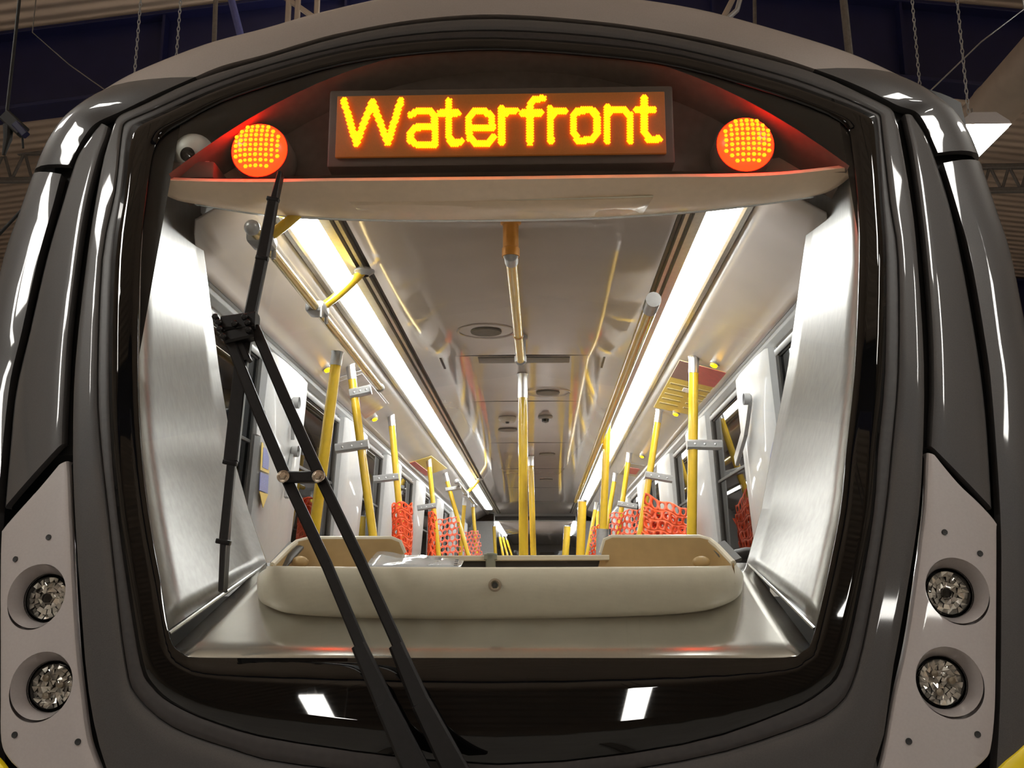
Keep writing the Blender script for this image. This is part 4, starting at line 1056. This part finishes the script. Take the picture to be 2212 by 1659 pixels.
for y, nm in ((YFAR, 'wall_back'), (YN_, 'wall_front')):
    b = bmesh.new(); vs = [b.verts.new((x, y, z)) for x, z in ((-XW, 0), (XW, 0), (XW, gz(XW)), (0, gz(0)), (-XW, gz(XW)))]; b.faces.new(vs); thick(struct(nm, b, M_BACK), .1)

def rafter(Y, label, dep=.95):
    o = thing('roof_rafter', label, 'beam', (0, Y, gz(0)), 'blue portal rafters')
    for s in (-1, 1):
        b = bmesh.new(); a0, a1 = Vector((0, Y, gz(0) - dep * .5 - .05)), Vector((s * XW * .98, Y, gz(XW) - dep * .5 - .02))
        bar(b, a0, a1, .03, dep, Vector((0, 0, 1)), r=.05); wb = obj('web', b, M_BLUE, o)
        for dz in (-dep * .5, dep * .5 - .02):
            b = bmesh.new(); bar(b, a0 + Vector((0, 0, dz)), a1 + Vector((0, 0, dz)), .34, .04, Vector((0, 0, 1)), r=.1); obj('flange', b, M_BLUE, o)
        for k in range(1, 5):
            p = a0 + (a1 - a0) * (k / 5); b = bmesh.new(); box(b, p, (.03, .30, dep * .92)); obj('stiffener', b, M_BLUE, o)
    return o
rafter(10.2, 'blue steel rafter spanning behind the train roof')
rafter(18.5, 'farther blue steel rafter deep in the depot')
rafter(-4.0, 'blue steel rafter behind the viewer')

# overhead fluorescent fixtures hung on chains
def chain(label, p, top, link_r=.013):
    o = thing('hanging_chain', label, 'chain', p)
    b = bmesh.new(); n = int((top - p.z) / (link_r * 2.9)); n = min(n, 130)
    for i in range(n):
        z = p.z + (top - p.z) * (i + .5) / n; L = (top - p.z) / n * .68; ang = 0 if i % 2 else pi / 2
        for k in range(6):
            a0, a1 = 2 * pi * k / 6, 2 * pi * (k + 1) / 6
            q = [Vector((p.x + link_r * .8 * cos(a) * cos(ang), p.y + link_r * .8 * cos(a) * sin(ang), z + L * sin(a))) for a in (a0, a1)]
            tube(b, q, link_r * .28, 4, False)
    obj('links', b, M_COLLAR, o); return o
def fixture(x, y0, y1, z, label, wd=.34, rods=True, up=True):
    o = thing('depot_light', label, 'light', (x, (y0 + y1) / 2, z), 'hanging depot lights')
    b = bmesh.new(); bbox(b, (x, (y0 + y1) / 2, z), (wd, y1 - y0, .025), .004); obj('diffuser', b, M_DEPLAMP, o)
    b = bmesh.new(); secs = []
    for y in (y0 - .02, y1 + .02): secs.append([Vector((x + dx * wd, y, z + dz)) for dx, dz in (((-.54, .005), (-.5, .03), (-.25, .09), (.25, .09), (.5, .03), (.54, .005)) if not (rods and up) else ((-.17, .010), (-.16, .03), (-.12, .09), (.12, .09), (.16, .03), (.17, .010)))])
    V = loft(b, secs); b.faces.new(V[0]); b.faces.new(V[1]); obj('reflector', b, M_LAMPPANEL, o)
    b = bmesh.new()
    for yy in (y0 + .15, y1 - .15): tube(b, [(x, yy, z + .085), (x, yy, gz(x) + .02 if rods else z + .2)], .008, 6)
    obj('hanger_rod', b, M_STEEL, o); return o
zf = 5.0
fa, fb_ = atZ(2073, 273, zf), atZ(2176, 274, zf)
fixture((fa.x + fb_.x) / 2, fa.y, fa.y + 2.4, zf, 'bright white depot light wedge beside the right roof corner', fb_.x - fa.x, False)
fixture(-3.4, .9, 2.2, zf, 'depot light hanging left of the train nose', .5)
fixture(2.65, 1.0, 1.9, zf, 'depot light hanging right of the train nose', .36)
fixture(-3.25, -9.0, -6.6, zf, 'depot light behind the viewer on the left', .38)
fixture(1.66, -7.6, -5.8, zf, 'depot light behind the viewer on the right', .34)
fixture(4.5, -4.15, -3.75, zf, 'short depot light high on the right behind the viewer', 1.2)
fixture(-6.8, 4.0, 6.4, zf + 2.6, 'added depot light over the left side bay', .34, True, False)  # side bay lights are added, out of view, to brighten the depot
fixture(6.8, 4.0, 6.4, zf + 2.6, 'added depot light over the right side bay', .34, True, False)
fixture(-6.8, -3.0, -.6, zf + 2.6, 'added depot light over the left side bay behind the viewer', .5, True, False)
fixture(6.8, -3.0, -.6, zf + 2.6, 'added depot light over the right side bay behind the viewer', .5, True, False)
fixture(-1.2, 8.0, 10.2, 6.0, 'added hidden depot light over the train roof nearest to its nose', .3)  # roof lights are added, hidden by the train, to brighten the roof behind
fixture(1.2, 13.0, 15.4, 6.3, 'middle added hidden depot light over the train roof', .3)
fixture(-1.2, 20.0, 22.4, 6.3, 'farthest added hidden depot light over the train roof', .3)
for label, (px, py), (qx, qy), Y in (('thin chain hanging left above the silver roof edge', (289, 178), (297, 0), 7.0), ('second thin chain hanging left nearer the middle', (380, 135), (388, 0), 7.0),
                                     ('chain hanging right just left of the bright depot light', (1988, 195), (1976, 0), 7.0), ('chain carrying the bright depot light on the right', (2092, 245), (2076, 0), 7.0)):
    A, B = atY(px, py, Y), atY(qx, qy, Y)
    if 'carrying' in label: A = atZ(2094, 262, zf + .16); chain(label, A + Vector((0, 0, -.06)), gz(A.x))
    else: chain(label, Vector((A.x, Y, A.z - .3)), gz(A.x))

# big round duct on the right
b = bmesh.new(); c0 = atY(2128, 255, 11.0); ya, yb_ = 4.0, 24.0
M0 = atY(2067, 250, 9.0); M1 = atY(2195, 262, 9.0)
cx = (M0.x + M1.x) / 2; cz = M0.z; rd = (M1.x - M0.x) / 2 * .80
prof = []
yy = ya
while yy < yb_:
    prof += [(rd, yy), (rd, yy + 1.16), (rd * 1.03, yy + 1.17), (rd * 1.03, yy + 1.2)]; yy += 1.2
lathe(b, prof, (cx, 0, cz), Vector((0, 1, 0)), 40, True, True)
tag(obj('ventilation_duct', b, M_DUCT), 'large tan round ventilation duct running back at upper right', 'duct')
# rods, conduits, struts and trusses
def rod(name, label, cat, pts, Y, r, m=M_STEEL, up=True):
    P = [atY(px, py, Y) for px, py in pts]
    if up: P.append(Vector((P[-1].x, Y, gz(P[-1].x) + .02)))
    b = bmesh.new(); tube(b, P, r, 10); return tag(obj(name, b, m), label, cat)
rod('conduit', 'dark vertical conduit above the left roof edge', 'pipe', [(461, 130), (466, 0)], 8.0, .022)
rod('strut', 'slanted blue strut above the left roof edge', 'beam', [(528, 110), (500, 0)], 8.4, .035, mat('pale_blue_paint', (.09, .10, .28), .5, noise=.1))
rod('conduit', 'brown vertical conduit above the right of the roof', 'pipe', [(1631, 90), (1630, 0)], 8.6, .018)
rod('hanger_pole', 'thick dark hanger pole over the right roof edge', 'pipe', [(1838, 150), (1822, 0)], 7.5, .032)
rod('conduit', 'pale straight conduit over the roof right of centre', 'pipe', [(1560, 44), (1582, 0)], 7.0, .024, M_DUCT)
rod('conduit', 'bent grey conduit elbow over the roof right of centre', 'pipe', [(1552, 48), (1572, 40), (1592, 22), (1598, 0)], 6.9, .020, M_COLLAR)
rod('cable', 'thin slanted cable at the upper right behind the chains', 'cable', [(1990, 215), (2120, 90), (2212, 20)], 7.6, .006, M_COLLAR, True)
rod('cable', 'thin dark cable sloping at the upper left', 'cable', [(235, 200), (150, 140), (70, 70)], 8.2, .005, M_STEEL, True)
rod('cable', 'black cable crossing behind the left body side', 'cable', [(-220, 1885), (-200, 760), (-10, 515), (60, 440), (130, 380)], 7.0, .012, M_GAP, False)
def truss(label, p0, p1, hgt, Y, n, m=M_STEEL):
    A, B = atY(*p0, Y), atY(*p1, Y); A.z = B.z = min(A.z, B.z); o = thing('lattice_truss', label, 'truss', A)
    for q in (A + (B - A) * .3, A + (B - A) * .97):
        b = bmesh.new(); tube(b, [q + Vector((0, 0, hgt)), Vector((q.x, Y, gz(q.x) + .02))], .02, 8); obj('hanger_rod', b, m, o)
    for nm, dz in (('top_chord', hgt), ('bottom_chord', 0)):
        b = bmesh.new(); bar(b, A + Vector((0, 0, dz)), B + Vector((0, 0, dz)), .09, .07, Vector((0, 0, 1))); obj(nm, b, m, o)
    for i in range(n):
        a = A + (B - A) * (i / n); c = A + (B - A) * ((i + 1) / n); mid = (a + c) / 2 + Vector((0, 0, hgt))
        b = bmesh.new(); tube(b, [a, mid], .022, 8); tube(b, [mid, c], .022, 8); obj('diagonal', b, m, o)
truss('grey lattice truss left of the train at roof height', (-555, 388), (160, 388), .42, 13.0, 16, mat('truss_grey', (.26, .24, .22), .5, .3, noise=.1))
truss('grey lattice truss at the right edge beside the train', (2080, 404), (2795, 404), .36, 13.5, 17, MATS['truss_grey'])
# lattice hanger frame on the roof line, left of centre
o = thing('lattice_hanger', 'small tan lattice hanger frame above the roof left of centre', 'truss', atY(650, 40, 8.8))
for px in (620, 640, 682):
    b = bmesh.new(); p = atY(px, 80, 8.8); bar(b, p, Vector((p.x, 8.8, gz(p.x) + .02)), .05, .05, Vector((0, 1, 0))); obj('upright', b, M_DUCT, o)
b = bmesh.new(); bar(b, atY(612, -8, 8.8), atY(690, 46, 8.8), .05, .04, Vector((0, 1, 0))); obj('brace', b, M_DUCT, o)
# crane pendant
o = thing('crane_pendant', 'black and blue crane pendant control hanging at the left edge', 'control', atY(28, 280, 6.5))
b = bmesh.new(); bar(b, atY(12, 250, 6.5), atY(50, 285, 6.5), .09, .07, Vector((0, 1, 0))); obj('trolley', b, M_GAP, o)
b = bmesh.new(); bar(b, atY(34, 268, 6.45), atY(56, 292, 6.45), .05, .05, Vector((0, 1, 0))); obj('bracket', b, M_BLUE, o)
b = bmesh.new(); tube(b, [atY(18, 270, 6.5), atY(17, 300, 6.5), atY(8, 335, 6.5)], [.035, .03, .012], 10); tube(b, [atY(48, 290, 6.5), atY(50, 320, 6.5)], .008, 8); obj('grip', b, M_GAP, o)
b = bmesh.new(); p = atY(14, 250, 6.5); tube(b, [p, Vector((p.x, p.y, gz(p.x) + .02))], .012, 8); obj('drop_cable', b, M_GAP, o)
# rows of girts on the side walls
for s, nm in ((-1, 'left'), (1, 'right')):
    for z in (3.0, 4.6, 6.2):
        b = bmesh.new(); bar(b, (s * (XW - .15), YN_ + .1, z), (s * (XW - .15), YFAR - .1, z), .16, .2, Vector((0, 0, 1))); o = obj('wall_girt', b, M_STEEL); tag(o, f'steel girt along the {nm} depot wall', 'beam', f'{nm} wall girts')
# track under the train
for s in (-1, 1):
    b = bmesh.new(); bar(b, (s * .72, 1.0, .08), (s * .72, 33, .08), .07, .15, Vector((0, 0, 1))); tag(obj('rail', b, M_STEEL), ('left' if s < 0 else 'right') + ' steel running rail under the train', 'rail')
